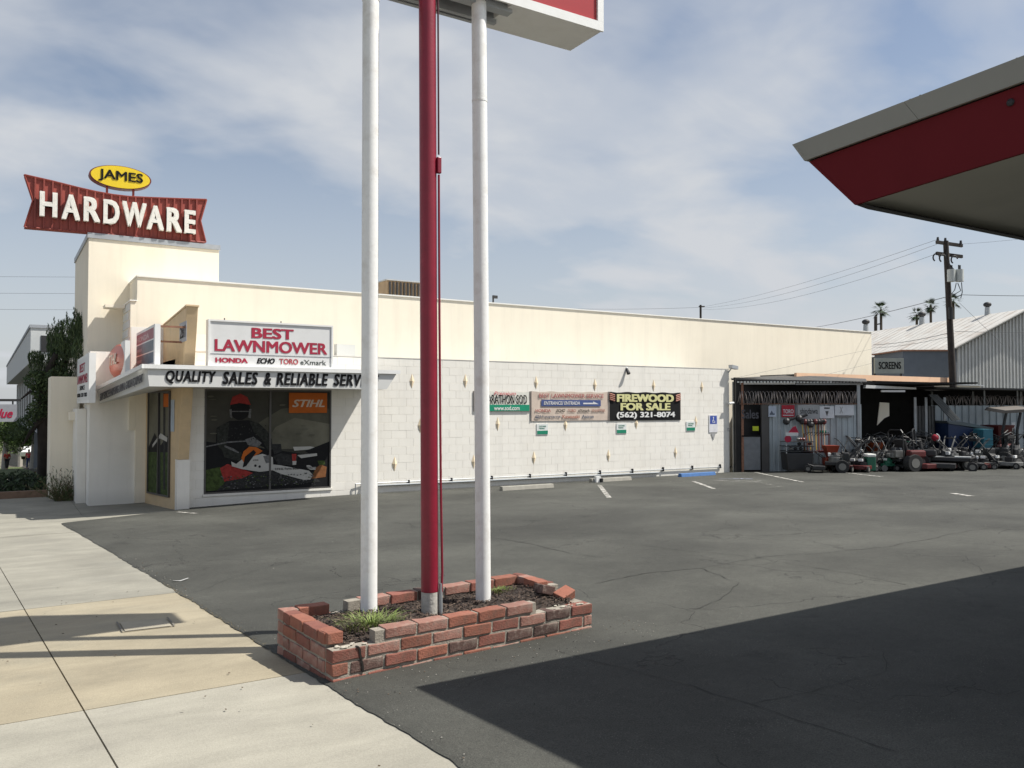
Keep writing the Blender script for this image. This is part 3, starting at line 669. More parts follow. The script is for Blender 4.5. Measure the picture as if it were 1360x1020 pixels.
wc.cyl((c.x, y_, c.z + .21), (c.x, y_ + .0015, c.z + .21), .022, n=10); wc.box(c.x - .012, c.x + .012, y_, y_ + .0015, c.z + .10, c.z + .185); wc.box(c.x - .012, c.x + .06, y_, y_ + .0015, c.z + .09, c.z + .099); wc.box(c.x + .05, c.x + .07, y_, y_ + .0015, c.z + .03, c.z + .089); wc.box(c.x - .05, c.x - .035, y_, y_ + .0015, c.z + .05, c.z + .13); wc.box(c.x - .034, c.x + .04, y_, y_ + .0015, c.z + .04, c.z + .055)
wc.build('wheelchair_symbol', P_(.75,.75,.75), hs)
tri = MB(); tri.prism([(c.x - .10, YW - .01, c.z - .30), (c.x + .10, YW - .01, c.z - .30), (c.x, YW - .01, c.z - .52)], (0, -.006, 0)); tri.build('lower_plate', P_(.36,.36,.36), hs)

# banners
def banner(label, x0, x1, z0, z1, m, name='banner', wave=.02):
    t = thing(name, label, 'banner', ((x0 + x1) / 2, YW, z0)); nx, nz = 28, 8; b = MB(); vs = []
    for j in range(nz + 1):
        for i in range(nx + 1):
            u_, v_ = i / nx, j / nz
            sag = .025 * math.sin(u_ * math.pi * 4) ** 2 * (v_ ** 3)
            fold = wave * (math.exp(-((u_ - v_ * .0) * 9) ** 2) * math.sin(v_ * 9 + u_ * 30) + math.exp(-((1 - u_) * 9) ** 2) * math.sin(v_ * 8 - u_ * 30)) * .35
            vs.append((x0 + (x1 - x0) * u_, YW - .022 + fold * .4, z0 + (z1 - z0) * v_ - sag))
    b.add(vs, [(j * (nx + 1) + i, j * (nx + 1) + i + 1, (j + 1) * (nx + 1) + i + 1, (j + 1) * (nx + 1) + i) for j in range(nz) for i in range(nx)])
    b.build('sheet', m, t, smooth=True)
    hm = MB(); hm.box(x0 - .012, x0 + .012, YW - .03, YW - .006, z0, z1); hm.box(x1 - .012, x1 + .012, YW - .03, YW - .006, z0, z1); hm.build('hem', P_(.25,.22,.20), t)
    return t
YB = YW - .040
p0, p1 = onY(640, 520, YW), onY(703, 546, YW)
bn = banner('white and green sod banner on the wall behind the right pole', onY(629, 530, YW).x, p1.x, 1.42, 1.97, P_(.70,.69,.62))
MB().box(onY(629, 530, YW).x + .02, p1.x - .02, YB, YB + .006, 1.43, 1.60).build('green_band', P_(.02,.26,.15), bn)
text(bn, 'lettering', 'MARATHON SOD', (onY(641,530,YW).x, YB, 1.62), (1,0,0), onY(699,530,YW).x - onY(641,530,YW).x, .25, M_black, ext=.003, bold=.01)
text(bn, 'lettering', 'www.sod.com', (onY(655,541,YW).x, YB - .002, 1.45), (1,0,0), onY(689,541,YW).x - onY(655,541,YW).x, .12, P_(.7,.72,.68), ext=.003, bold=.02)
text(bn, 'lettering', 'Premium', (onY(655,524,YW).x, YB, 1.86), (1,0,0), .7, .10, P_(.55,.10,.12), ext=.003, shear=.3)
x0, x1 = 12.56, 15.27
bn = banner('pale faded service banner with blue entrance arrow', x0, x1, 1.15, 1.98, P_(.60,.50,.42))
W2 = x1 - x0
text(bn, 'lettering', 'BEST LAWNMOWER SERVICE', (x0 + .25, YB, 1.80), (1,0,0), W2 * .84, .115, P_(.42,.13,.13), ext=.003, bold=.008)
MB().box(x0 + .33, x0 + 2.42, YB, YB + .005, 1.56, 1.74).build('blue_band', P_(.07,.10,.24), bn)
text(bn, 'lettering', 'ENTRANCE/ ENTRADA', (x0 + .41, YB - .004, 1.60), (1,0,0), 1.25, .10, P_(.62,.62,.62), ext=.003, bold=.02, shear=.15)
MB().prism([(x0 + 1.78, YB, 1.62), (x0 + 2.34, YB, 1.62), (x0 + 2.14, YB, 1.70), (x0 + 2.14, YB, 1.66), (x0 + 1.78, YB, 1.66)], (0, -.004, 0)).build('arrow', P_(.62,.62,.62), bn)
for s_, a, w, col, sh in (('HONDA', .13, .52, (.42,.13,.12), 0), ('ECHO', .84, .30, (.02,.02,.02), .3), ('TORO', 1.24, .28, (.45,.2,.16), 0), ('eXmark', 1.60, .42, (.06,.06,.06), 0), ('SNAPPER', 2.09, .50, (.45,.25,.2), 0)):
    text(bn, 'lettering', s_, (x0 + a, YB, 1.395), (1,0,0), w, .085, P_(*col), ext=.003, bold=.008, shear=sh)
for s_, a, w, col in (('@Husqvarna', .12, .86, (.10,.12,.17)), ('Kawasaki', 1.05, .60, (.42,.16,.12)), ('Astron', 1.74, .42, (.08,.12,.18))):
    text(bn, 'lettering', s_, (x0 + a, YB, 1.215), (1,0,0), w, .10, P_(*col), ext=.003, bold=.008)
x0, x1 = 15.30, 18.13
bn = banner('black banner offering firewood in yellow block letters', x0, x1, 1.13, 1.99, P_(.014,.014,.014), wave=.01)
W2 = x1 - x0; ye = P_(.62,.60,.30); wh_ = P_(.72,.72,.70)
text(bn, 'lettering', 'FIREWOOD', (x0 + .28, YB, 1.69), (1,0,0), W2 * .80, .235, ye, ext=.003, bold=.06)
text(bn, 'lettering', 'FOR SALE', (x0 + .42, YB, 1.435), (1,0,0), W2 * .70, .225, ye, ext=.003, bold=.05)
text(bn, 'lettering', '(562) 321-8074', (x0 + .27, YB, 1.175), (1,0,0), W2 * .82, .215, wh_, ext=.003, bold=.04)
lg = MB()
for (a, s_) in ((x0 + .10, 1), (x1 - .10, -1)):
    for k in range(4): 
        zc = 1.72 + k * .055; lg.cyl((a - .09 * s_, YB, zc + .05), (a + .10 * s_, YB, zc), .022, n=6)
lg.build('log_print', P_(.42,.20,.15), bn)

# wheel stops
def stop(px, py, px2, py2, m, label):
    a, c = onG(px, py), onG(px2, py2); a.y = c.y = min((a.y + c.y) / 2, YW - .25); z = g(a.x, a.y)
    t = MB(); pr = [(a.x, a.y - .09, z), (a.x, a.y + .09, z), (a.x, a.y + .06, z + .11), (a.x, a.y - .06, z + .11)]
    t.prism(pr, (c.x - a.x, 0, 0)); return tag(t.build('wheel_stop', m, bevel=.012), label, 'wheel stop', 'wheel stops at the foot of the white wall')
M_wst = mat('wheel_stop_concrete', (.30, .285, .245), .9, var=.15, scale=6, bump=.3)
stop(664, 652, 735, 648, M_wst, 'grey concrete wheel stop just right of the right pole'); stop(783, 641, 838, 638, M_wst, 'grey concrete wheel stop below the black banner')
stop(905, 634, 946, 631, mat('blue_stop_paint', (.05, .14, .34), .7, var=.15, scale=8), 'blue painted wheel stop in the accessible bay')
p = onG(793, 641); bl = thing('bumper_block', 'small white and black stub standing at the head of a parking line', 'post', (p.x, p.y, p.z))
MB().box(p.x - .06, p.x + .10, p.y - .05, p.y + .05, p.z - .02, p.z + .17).build('stub', M_steel_w, bl); MB().cyl((p.x + .1, p.y - .07, p.z), (p.x + .1, p.y - .07, p.z + .12), .05, n=8).build('rubber_cap', M_rub, bl)

# ---------------------------------------------------------------- signs on the store
def face_text(par, Y, s_, x0, x1, y0, y1, m, bold=.02, shear=0, ext=.004):
    a = onY(x0, y1, Y); c = onY(x1, y0, Y); aa = onY(x1, y1, Y)
    text(par, 'lettering', s_, (a.x, Y, min(a.z, aa.z)), (1,0,0), c.x - a.x, onY(x0, y0, Y).z - a.z, m, bold=bold, shear=shear, ext=ext)
SY = 18.0
bs = thing('store_sign', 'white rectangular lawnmower shop sign standing on the canopy above the window', 'sign', (5, SY + .1, 2.39))
sx0, sx1, sz0, sz1 = onY(276, 487, SY).x, onY(442, 487, SY).x, 2.395, 3.375
MB().box(sx0 + .03, sx1 - .03, SY + .004, SY + .20, sz0 + .03, sz1 - .03).build('face_panel', mat('sign_face', (.70,.70,.69), .35, var=.03, scale=2, stain=(.5,.49,.47), sscale=3, samt=.2), bs)
fr = MB()
for (x0, x1, z0, z1) in ((sx0, sx0 + .04, sz0, sz1), (sx1 - .04, sx1, sz0, sz1), (sx0 + .04, sx1 - .04, sz1 - .035, sz1), (sx0 + .04, sx1 - .04, sz0, sz0 + .035)): fr.box(x0, x1, SY - .02, SY + .22, z0, z1)
fr.build('frame', M_steel_w, bs); MB().box(sx0 + .04, sx1 - .04, SY - .004, SY + .003, 2.655, 2.668).build('divider', M_cap, bs)
for xx in (sx0 + .35, sx1 - 1.15): MB().cyl((xx, SY + .1, sz1), (xx, SY + .1, sz1 + .05), .012, n=6).build('lifting_eye', M_dark, bs)
M_bl = P_(.36, .035, .065)
YF = SY + .003
text(bs, 'lettering', 'BEST', (onY(334,450,SY).x, YF, 3.02), (1,0,0), onY(390,450,SY).x - onY(334,450,SY).x, .225, M_bl, bold=.035)
text(bs, 'lettering', 'LAWNMOWER', (onY(285,470,SY).x, YF, 2.715), (1,0,0), onY(434.5,470,SY).x - onY(285,470,SY).x, .255, M_bl, bold=.032)
for s_, a, c, m_, bo, sh, h in (('HONDA', 286, 329, M_bl, .05, 0, .105), ('ECHO', 341, 365, M_black, .05, .35, .12), ('TORO', 371, 396, P_(.42,.06,.07), .02, 0, .12), ('eXmark', 399, 433, P_(.05,.06,.05), 0, 0, .11)):
    text(bs, 'lettering', s_, (onY(a,482,SY).x, YF, 2.475), (1,0,0), onY(c,482,SY).x - onY(a,482,SY).x, h, m_, bold=bo, shear=sh)
# hardware bow-tie sign on the tower
HY = 22.56
zb_ = 5.80
def hp(px, py): return onY(px, py, HY)
out = [(32.2,232.4),(43.5,266.5),(32.2,301.8),(273,322.2),(265.9,293.5),(274,265.3),(240,264.3),(195.3,262.6),(172,261.5),(150.6,259.0),(128,255.0),(105.9,250.0),(70,241)]
P = [hp(*p) for p in out]
hw = thing('hardware_sign', 'red ribbed bow-tie hardware sign with white channel letters on the tower top', 'sign', (2.5, HY, zb_))
b = MB(); b.prism(P, (0, .26, 0)); body = b.build('sign_body', M_red, hw)
def ztop_(x):
    top = [P[0]] + P[:5:-1] + [P[5]]; top = [P[0]] + [P[i] for i in (12, 11, 10, 9, 8, 7, 6, 5)]
    for a, c in zip(top, top[1:]):
        if a.x <= x <= c.x: return a.z + (c.z - a.z) * (x - a.x) / (c.x - a.x)
    return None
def span(x):                                 # bottom and top of the bow tie at x
    bl_ = P[2].z + (P[3].z - P[2].z) * (x - P[2].x) / (P[3].x - P[2].x); tp = ztop_(x) or P[0].z; lo = bl_
    if x < P[1].x:
        t = (x - P[0].x) / (P[1].x - P[0].x); return None
    if x > P[4].x: return None
    return lo, tp
x = P[1].x + .03; rib = []
while x < P[4].x:
    lo, tp = span(x); MB().box(x, x + .035, HY - .055, HY - .001, lo + .012, tp - .012).build('batten', mat('sign_red_dark', (.26,.05,.036), .55), hw); x += .182
edge = MB()
for i in range(len(P)):
    a, c = P[i], P[(i + 1) % len(P)]; edge.tube([a + Vector((0, -.03, 0)), c + Vector((0, -.03, 0))], .022, 5)
edge.build('edge_trim', mat('sign_red_dark', (0,0,0)), hw)
lets = [('H', 52, 75.5, 257, 289.5), ('A', 81, 105.5, 260.5, 293.5), ('R', 110, 132, 264, 296), ('D', 136, 157.5, 267.5, 299.3), ('W', 161, 193, 270.5, 303), ('A', 193.5, 216, 275, 306.5), ('R', 219.5, 240, 278, 309.3), ('E', 243, 258, 281, 311.5)]
for s_, x0, x1, y0, y1 in lets:
    a = hp(x0, y1); c = hp(x1, y1); d_ = hp((x0 + x1) / 2, y0); zm = hp((x0 + x1) / 2, y1).z
    o_ = text(hw, 'letter', s_, (a.x, HY - .06, zm), (1,0,0), c.x - a.x, d_.z - zm, M_letter, bold=.045, ext=.12)
    text(hw, 'letter_face', s_, (a.x + .035, HY - .181, zm + .035), (1,0,0), c.x - a.x - .07, d_.z - zm - .07, mat('letter_inner_shade', (.50,.46,.40), .6, var=.25, scale=10), bold=.012, ext=.004)  # darker front face paints in the shading inside the channel letters
# yellow oval
OY = HY + .05; c0 = hp(117.6, 236); c1 = hp(202.4, 236); oc = Vector(((c0.x + c1.x) / 2, OY, (hp(160, 219.5).z + hp(160, 250).z) / 2)); rx = (c1.x - c0.x) / 2 * .98; rz = (hp(160, 218).z - hp(160, 251).z) / 2 * .92
ov = thing('oval_sign', 'yellow oval name sign on two short posts above the red hardware sign', 'sign', (oc.x, OY, oc.z - rz))
def ell(f, y, n=40): return [(oc.x + rx * f * math.cos(2 * math.pi * i / n), y, oc.z + rz * f * math.sin(2 * math.pi * i / n)) for i in range(n)]
MB().prism(ell(1, OY), (0, .25, 0)).build('rim', mat('rim_maroon', (.14,.02,.02), .5), ov)
MB().prism(ell(.95, OY - .012), (0, .011, 0)).build('yellow_face', mat('sign_yellow', (.80,.58,.02), .4, var=.03), ov)
text(ov, 'lettering', 'JAMES', (oc.x - rx * .70, OY - .013, oc.z - rz * .52), (1,0,0), rx * 1.42, rz * 1.04, M_black, bold=.02, ext=.012)
for xx in (oc.x - .30, oc.x + .30): MB().box(xx - .025, xx + .025, OY + .06, OY + .11, ztop_(xx) - .05, oc.z - rz * .9).build('support_post', M_red, ov)
# flat signs facing the street on the left
X5 = 1.62
sp = thing('street_sign', 'white lawnmower sign facing the street on the leftmost shaded wall', 'sign', (X5, 20.5, 1.6))
ya, yb2 = 19.75, 22.9
MB().box(X5, X5 + .13, ya, yb2, 1.63, 2.70).build('sign_body', M_steel_w, sp)
MB().box(X5 - .004, X5 - .0005, ya + .06, yb2 - .06, 1.69, 2.64).build('face_panel', mat('sign_face', (.7,.7,.7)), sp)
for s_, yl, w, z0, h, m_ in (('BEST', 22.1, 1.4, 2.34, .2, M_bl), ('LAWNMOWER', 22.7, 2.7, 2.08, .2, M_bl), ('SERVICE', 22.0, 1.3, 1.93, .1, M_black), ('HONDA  ECHO  TORO', 22.7, 2.6, 1.77, .09, M_black)):
    text(sp, 'lettering', s_, (X5 - .0045, yl, z0), (0,-1,0), w, h, m_, bold=.02, ext=.004)
# three-panel side sign on the canopy
hx = onY(205.5, 460, 18.2).x; hx2 = onY(213, 460, 18.2).x; hb = onX(181, 470, hx).y; hz = onY(208, 430, 18.2).z
hs2 = thing('panel_sign', 'three-panel sign in a white box on the canopy, edge-on beside the tan fin', 'sign', (hx, 18.2, 2.40))
MB().box(hx, hx2, 18.2, hb, 2.40, hz).build('sign_box', M_steel_w, hs2)
hh = (hz - 2.46 - .12) / 3
for k, m_ in enumerate((P_(.18, .22, .26), P_(.20, .24, .27), P_(.42, .20, .22))): z0 = 2.46 + k * (hh + .03); MB().box(hx - .004, hx - .0005, 18.36, hb - .05, z0, z0 + hh).build('face_panel', m_, hs2)
text(hs2, 'lettering', 'HONDA', (hx - .0045, hb - .15, 2.50 + 2 * (hh + .03)), (0,-1,0), (hb - 18.5) * .75, hh * .5, P_(.6,.45,.45), bold=.03, ext=.004)
for k in (0, 1): MB().box(hx - .006, hx - .0045, hb - .9, hb - .2, 2.53 + k * (hh + .03), 2.59 + k * (hh + .03)).build('face_stripe', P_(.35,.38,.42), hs2)
for z_, y_ in ((hz - .06, 18.24), (hz - .34, 18.7)): MB().box(hx2 + .001, fx0 - .001, y_, y_ + .04, z_, z_ + .04).build('brace', M_rust, hs2)
# orange round sign
oX = onY(166, 475, 19.2).x; oX2 = onY(173, 475, 19.2).x; yr1 = onX(146, 480, oX).y; zt9 = onY(168, 452, 19.2).z; zb9 = onY(168, 499, 19.2).z
rs = thing('round_sign', 'orange domed sign in a narrow white housing on the left side of the canopy', 'sign', (oX, 19.6, 2.3))
MB().box(oX, oX2, 19.2, 19.9, zb9, zt9).build('housing', M_steel_w, rs)
cy0 = (19.35 + yr1) / 2; ry_ = (yr1 - 19.35) / 2; cz0 = (zt9 + zb9) / 2; rz_ = (zt9 - zb9) / 2 * .98; nr, nn_ = 6, 32; bul = .10
b = MB(); vs = [(oX - bul, cy0, cz0)]
for i in range(1, nr + 1):
    f_ = i / nr
    for j in range(nn_): vs.append((oX - bul * (1 - f_ ** 4) - .002, cy0 + ry_ * f_ * math.cos(2 * math.pi * j / nn_), cz0 + rz_ * f_ * math.sin(2 * math.pi * j / nn_)))
fs = [(0, 1 + j, 1 + (j + 1) % nn_) for j in range(nn_)] + [(1 + (i - 1) * nn_ + j, 1 + i * nn_ + j, 1 + i * nn_ + (j + 1) % nn_, 1 + (i - 1) * nn_ + (j + 1) % nn_) for i in range(1, nr) for j in range(nn_)]
b.add(vs, fs).build('orange_dome', mat('orange_plastic', (.52,.10,.05), .35, var=.05), rs, smooth=True)
MB().prism([(oX - .001, cy0 + ry_ * math.cos(t), cz0 + rz_ * math.sin(t)) for t in [2 * math.pi * k / 32 for k in range(32)]], (.07, 0, 0)).build('rim', mat('orange_bright', (.75,.10,.02), .4), rs)
text(rs, 'lettering', 'STIHL', (oX - bul - .004, cy0 + ry_ * .7, cz0 - .1), (0,-1,0), ry_ * 1.4, .24, P_(.7,.6,.5), bold=.02, shear=.2, ext=.004)
# rooftop cooler
c = onY(536, 383, 24); cw = (onY(560, 383, 24).x - onY(513, 383, 24).x)
ac = thing('rooftop_cooler', 'brown louvred cooler box standing on the store roof behind the red pole', 'roof unit', (c.x, 24, 4.3))
x0 = onY(514, 383, 24).x; x1 = onY(559, 383, 24).x
zc0 = onY(536, 374, 24).z
MB().box(x0, x1, 24, 25.2, 4.2, zc0).build('cabinet', mat('cooler_brown', (.30,.22,.14), .8, var=.2), ac); MB().box(x0 - .03, x1 + .03, 23.97, 25.23, zc0 + .003, zc0 + .04).build('lid', M_cap, ac)
for k in range(9): xx = x0 + .06 + k * (x1 - x0 - .12) / 8.5; MB().box(xx, xx + .055, 23.955, 23.998, 4.3, zc0 - .04).build('louvre', M_dark, ac)
c = onY(655, 397, 24); vp = thing('roof_vent', 'thin dark vent pipe on the roof right of the poles', 'vent', (c.x, 24, 4.3)); MB().cyl((c.x, 24, 4.2), (c.x, 24, c.z + .12), .03, n=8).build('pipe', M_dark, vp); MB().box(c.x - .02, c.x + .16, 23.97, 24.03, c.z + .02, c.z + .12).build('cowl', M_dark, vp)

# ---------------------------------------------------------------- brick planter with sign poles
PO = Vector((1.762, 4.95, 0)); ang = rad(4.5); pl = thing('brick_planter', 'low broken red brick planter filled with bark mulch around the sign poles', 'planter', (PO.x, PO.y, -.16), ang)
PLn, PWd, CH = 2.14, .94, .086; TOP = .29      # local z above the root: top of the third course
def brick_mesh(L, D, H, seed, m):
    r = random.Random(seed); b = MB(); vs = []
    nx = 3
    for z_ in (-H / 2, H / 2):
        for y_ in (-D / 2, D / 2):
            for i in range(nx + 1): vs.append((-L / 2 + L * i / nx + r.uniform(-.003, .003), y_ + r.uniform(-.003, .003), z_ + r.uniform(-.0035, .0035)))
    k = nx + 1; idx = lambda a, c, i: (a * 2 + c) * k + i; fs = []
    for i in range(nx):
        fs += [(idx(0,0,i), idx(0,0,i+1), idx(1,0,i+1), idx(1,0,i)), (idx(0,1,i+1), idx(0,1,i), idx(1,1,i), idx(1,1,i+1)),
               (idx(1,0,i), idx(1,0,i+1), idx(1,1,i+1), idx(1,1,i)), (idx(0,0,i+1), idx(0,0,i), idx(0,1,i), idx(0,1,i+1))]
    fs += [(idx(0,0,0), idx(1,0,0), idx(1,1,0), idx(0,1,0)), (idx(0,0,nx), idx(0,1,nx), idx(1,1,nx), idx(1,0,nx))]
    return b.add(vs, fs)
BM = {}
def brick(x, y, z_, L, rz=0, m=0, tilt=(0, 0)):
    key = (round(L, 2), m, random.randrange(3))
    if key not in BM:
        o = brick_mesh(L, .105, .071, hash(key) % 997, None).build('brick', M_bk[m], pl, local=True, bevel=.006); BM[key] = o.data
        o.modifiers['bevel'].segments = 2
    else:
        o = bpy.data.objects.new('brick', BM[key]); COL.objects.link(o); o.parent = pl; q_ = o.modifiers.new('bevel', 'BEVEL'); q_.width = .006; q_.segments = 2
    o.location = (x, y, z_ + random.uniform(-.0025, .0025)); o.location.y += random.uniform(-.004, .004); o.rotation_euler = (tilt[0] + random.uniform(-.02, .02), tilt[1] + random.uniform(-.012, .012), rz + random.uniform(-.015, .015)); return o
def bm_pick(c): 
    r = random.random(); return 3 if r < (.16 if c == 0 else .09) else (2 if r < .40 else (1 if r < .72 else 0))
BL = .235
for c in range(4):
    z_ = TOP - CH * (3 - c) - .040
    off = 0 if c % 2 else BL / 2 + .005
    # long front and back sides
    for sd_ in (0, 1):
        x = 0 - (BL / 2 if c % 2 else 0); y_ = .0525 if sd_ == 0 else PWd - .0525
        while x < PLn - .03:
            x0 = max(x, .0 if (c % 2) else .052 * 0); x1 = min(x + BL, PLn)
            if x0 < .10 and c % 2 == 0: x0 = max(x0, .0)
            skip = False
            if c == 3 and sd_ == 0 and (x1 > 1.70 or x0 < .20): skip = True        # broken top course
            if c == 3 and sd_ == 1 and .30 < x0 < .50: skip = True
            if not skip and x1 - x0 > .05:
                mcol = bm_pick(c)
                if c == 1 and sd_ == 0 and 1.2 < x0 < 1.80: mcol = 3
                if c == 2 and sd_ == 0 and x0 > 1.6: mcol = 3 if x0 < 1.8 else 1
                brick((x0 + x1) / 2, y_, z_, x1 - x0 - .010, 0, mcol)
            x += BL + .006
    # short ends
    for en in (0, 1):
        y = .10 + (0 if c % 2 else .0); x_ = .0525 if en == 0 else PLn - .0525
        y = .098 - (.05 if c % 2 else 0); y = max(y, .108)
        first = (BL * .5 if c % 2 else BL)
        while y < PWd - .10:
            L_ = min(first, PWd - .108 - y); first = BL
            if L_ > .05 and not (c == 3 and en == 1 and y < .34): brick(x_, y + L_ / 2, z_, L_ - .010, math.pi / 2, bm_pick(c))
            y += L_ + .004 if L_ > .05 else 1
brick(.06, .17, TOP - .035, .17, math.pi / 2, 0)
brick(1.95, .36, TOP - .02, .21, 1.25, 3, (.25, .15)); brick(2.04, .22, TOP - .055, .16, .2, 0, (.3, -.2)); brick(2.02, .56, TOP - .022, .205, math.pi / 2 - .1, 0)
mo = MB(); t_ = .098
zt = TOP - .012
mo.box(.010, PLn - .010, .009, t_, -.05, TOP - CH - .004); mo.box(.010, PLn - .010, PWd - t_, PWd - .009, -.05, TOP - CH - .004); mo.box(.009, t_, t_ + .001, PWd - t_ - .001, -.05, TOP - CH - .004); mo.box(PLn - t_, PLn - .009, t_ + .001, PWd - t_ - .001, -.05, TOP - CH - .004)
mo.box(.30, 1.60, .012, t_ - .004, TOP - CH - .0035, zt); mo.box(.012, t_ - .006, .12, PWd - t_ - .01, TOP - CH - .0035, zt); mo.box(.012, .34, PWd - t_ + .004, PWd - .012, TOP - CH - .0035, zt); mo.box(.50, PLn - .012, PWd - t_ + .004, PWd - .012, TOP - CH - .0035, zt); mo.box(PLn - t_ + .006, PLn - .012, .40, PWd - t_ - .01, TOP - CH - .0035, zt)
mo.build('mortar', M_mortar, pl, local=True)
ck = MB(); zc9 = [.04, .09, .14, .19, TOP - CH + .002]; xc9 = [.205, .198, .186, .178, .166]
for i in range(4): ck.prism([(xc9[i], -.004, zc9[i]), (xc9[i] + .012, -.004, zc9[i]), (xc9[i + 1] + .014, -.004, zc9[i + 1]), (xc9[i + 1], -.004, zc9[i + 1])], (0, .03, 0))
ck.build('open_crack', mat('crack_dark', (.012,.01,.008), .95), pl, local=True)
lm = MB(); rr = random.Random(5)                     # loose pale mortar left on the broken courses
for i in range(26):
    x = rr.choice([rr.uniform(.06, .24), rr.uniform(1.80, 2.05)]); y = rr.uniform(.015, .09); s_ = rr.uniform(.004, .013)
    lm.ball((x, y, TOP - CH + .004), s_ * 1.6, s_, s_ * .5, 6)
lm.build('mortar_crumbs', mat('pale_mortar', (.40,.37,.31), .95, var=.15, scale=30, bump=.5), pl, local=True, kind='stuff')
# soil, mulch, grass
b = MB(); nx, ny = 40, 18; rr = random.Random(8)
def soil(x, y): return TOP - .085 + .035 * math.sin(x * 3.1 + .8) * math.sin(y * 3.6) + .03 * sstep(.3, 0, abs(y - .45)) * 1 - .03 * sstep(.4, 0, x) + .008 * math.sin(x * 31 + y * 17)
vs = [(t_ - .004 + (PLn - 2 * t_ + .008) * i / nx, t_ - .004 + (PWd - 2 * t_ + .008) * j / ny, 0) for j in range(ny + 1) for i in range(nx + 1)]
vs = [(x, y, soil(x, y) + rr.uniform(-.006, .006)) for x, y, _ in vs]
b.add(vs, [(j * (nx + 1) + i, j * (nx + 1) + i + 1, (j + 1) * (nx + 1) + i + 1, (j + 1) * (nx + 1) + i) for j in range(ny) for i in range(nx)]).build('soil', M_soil, pl, local=True)
b = MB(); M_m2 = mat('bark_mulch_light', (.12,.085,.062), .9); M_m3 = mat('bark_mulch_dark', (.025,.017,.014), .9)
for i in range(3600):
    x = rr.uniform(t_ + .01, PLn - t_ - .01); y = rr.uniform(t_ + .01, PWd - t_ - .01); z_ = soil(x, y) + rr.uniform(0, .018)
    L_ = rr.uniform(.012, .038); w = rr.uniform(.003, .009); a_ = rr.uniform(0, math.pi); e = rr.uniform(-.5, .5)
    d_ = Vector((math.cos(a_), math.sin(a_), e)) * L_ / 2; q_ = Vector((-math.sin(a_), math.cos(a_), rr.uniform(-.4, .4))) * w; c_ = Vector((x, y, z_)); up = Vector((0, 0, .004))
    b.add([c_ - d_ - q_, c_ + d_ - q_ * .5, c_ + d_ + q_ * .5, c_ - d_ + q_, c_ + up], [(0, 1, 4), (1, 2, 4), (2, 3, 4), (3, 0, 4)], rr.choice([0, 0, 1, 2, 2]))
b.build('mulch', [M_mulch, M_m2, M_m3], pl, local=True, kind='stuff')
def tuft(cx, cy, cz, n, R_, H_, mats, name, label, cat):
    b = MB(); rr = random.Random(int(cx * 100))
    for i in range(n):
        a_ = rr.uniform(0, 2 * math.pi); d_ = rr.uniform(0, R_ * .5); x, y = cx + d_ * math.cos(a_) * 1.5, cy + d_ * math.sin(a_); h = H_ * rr.uniform(.5, 1); out = rr.uniform(.4, 1.3) * h; a2 = a_ + rr.uniform(-.6, .6); w = rr.uniform(.0016, .0032)
        dr = Vector((math.cos(a2), math.sin(a2), 0)); sd_ = Vector((-dr.y, dr.x, 0)) * w; base = Vector((x, y, cz - .02)); pts = []
        for k in range(5):
            t = k / 4; pts.append(base + dr * out * t ** 1.6 + Vector((0, 0, h * (t * 1.5 - .85 * t * t))))
        vs = []
        for k, p in enumerate(pts): ww = 1 - k / 4.2; vs += [p - sd_ * ww, p + sd_ * ww]
        b.add(vs, [(2 * k, 2 * k + 1, 2 * k + 3, 2 * k + 2) for k in range(4)], rr.randrange(len(mats)))
    return tag(b.build(name, mats), label, cat)
gz = -.16 + TOP - .06
lw = lambda x, y: (PO.x + x * math.cos(ang) - y * math.sin(ang), PO.y + x * math.sin(ang) + y * math.cos(ang))
gx, gy = lw(.42, .30); tuft(gx, gy, gz + .01, 420, .30, .14, [M_grass, M_grass2, M_grass], 'grass_tuft', 'green grass tuft in the front left of the planter beside the white pole', 'grass')
gx, gy = lw(1.72, .66); tuft(gx, gy, gz + .02, 260, .20, .035, [M_grass, mat('moss', (.12,.12,.04), .9)], 'grass_tuft', 'low mossy growth at the back right corner of the planter', 'grass')
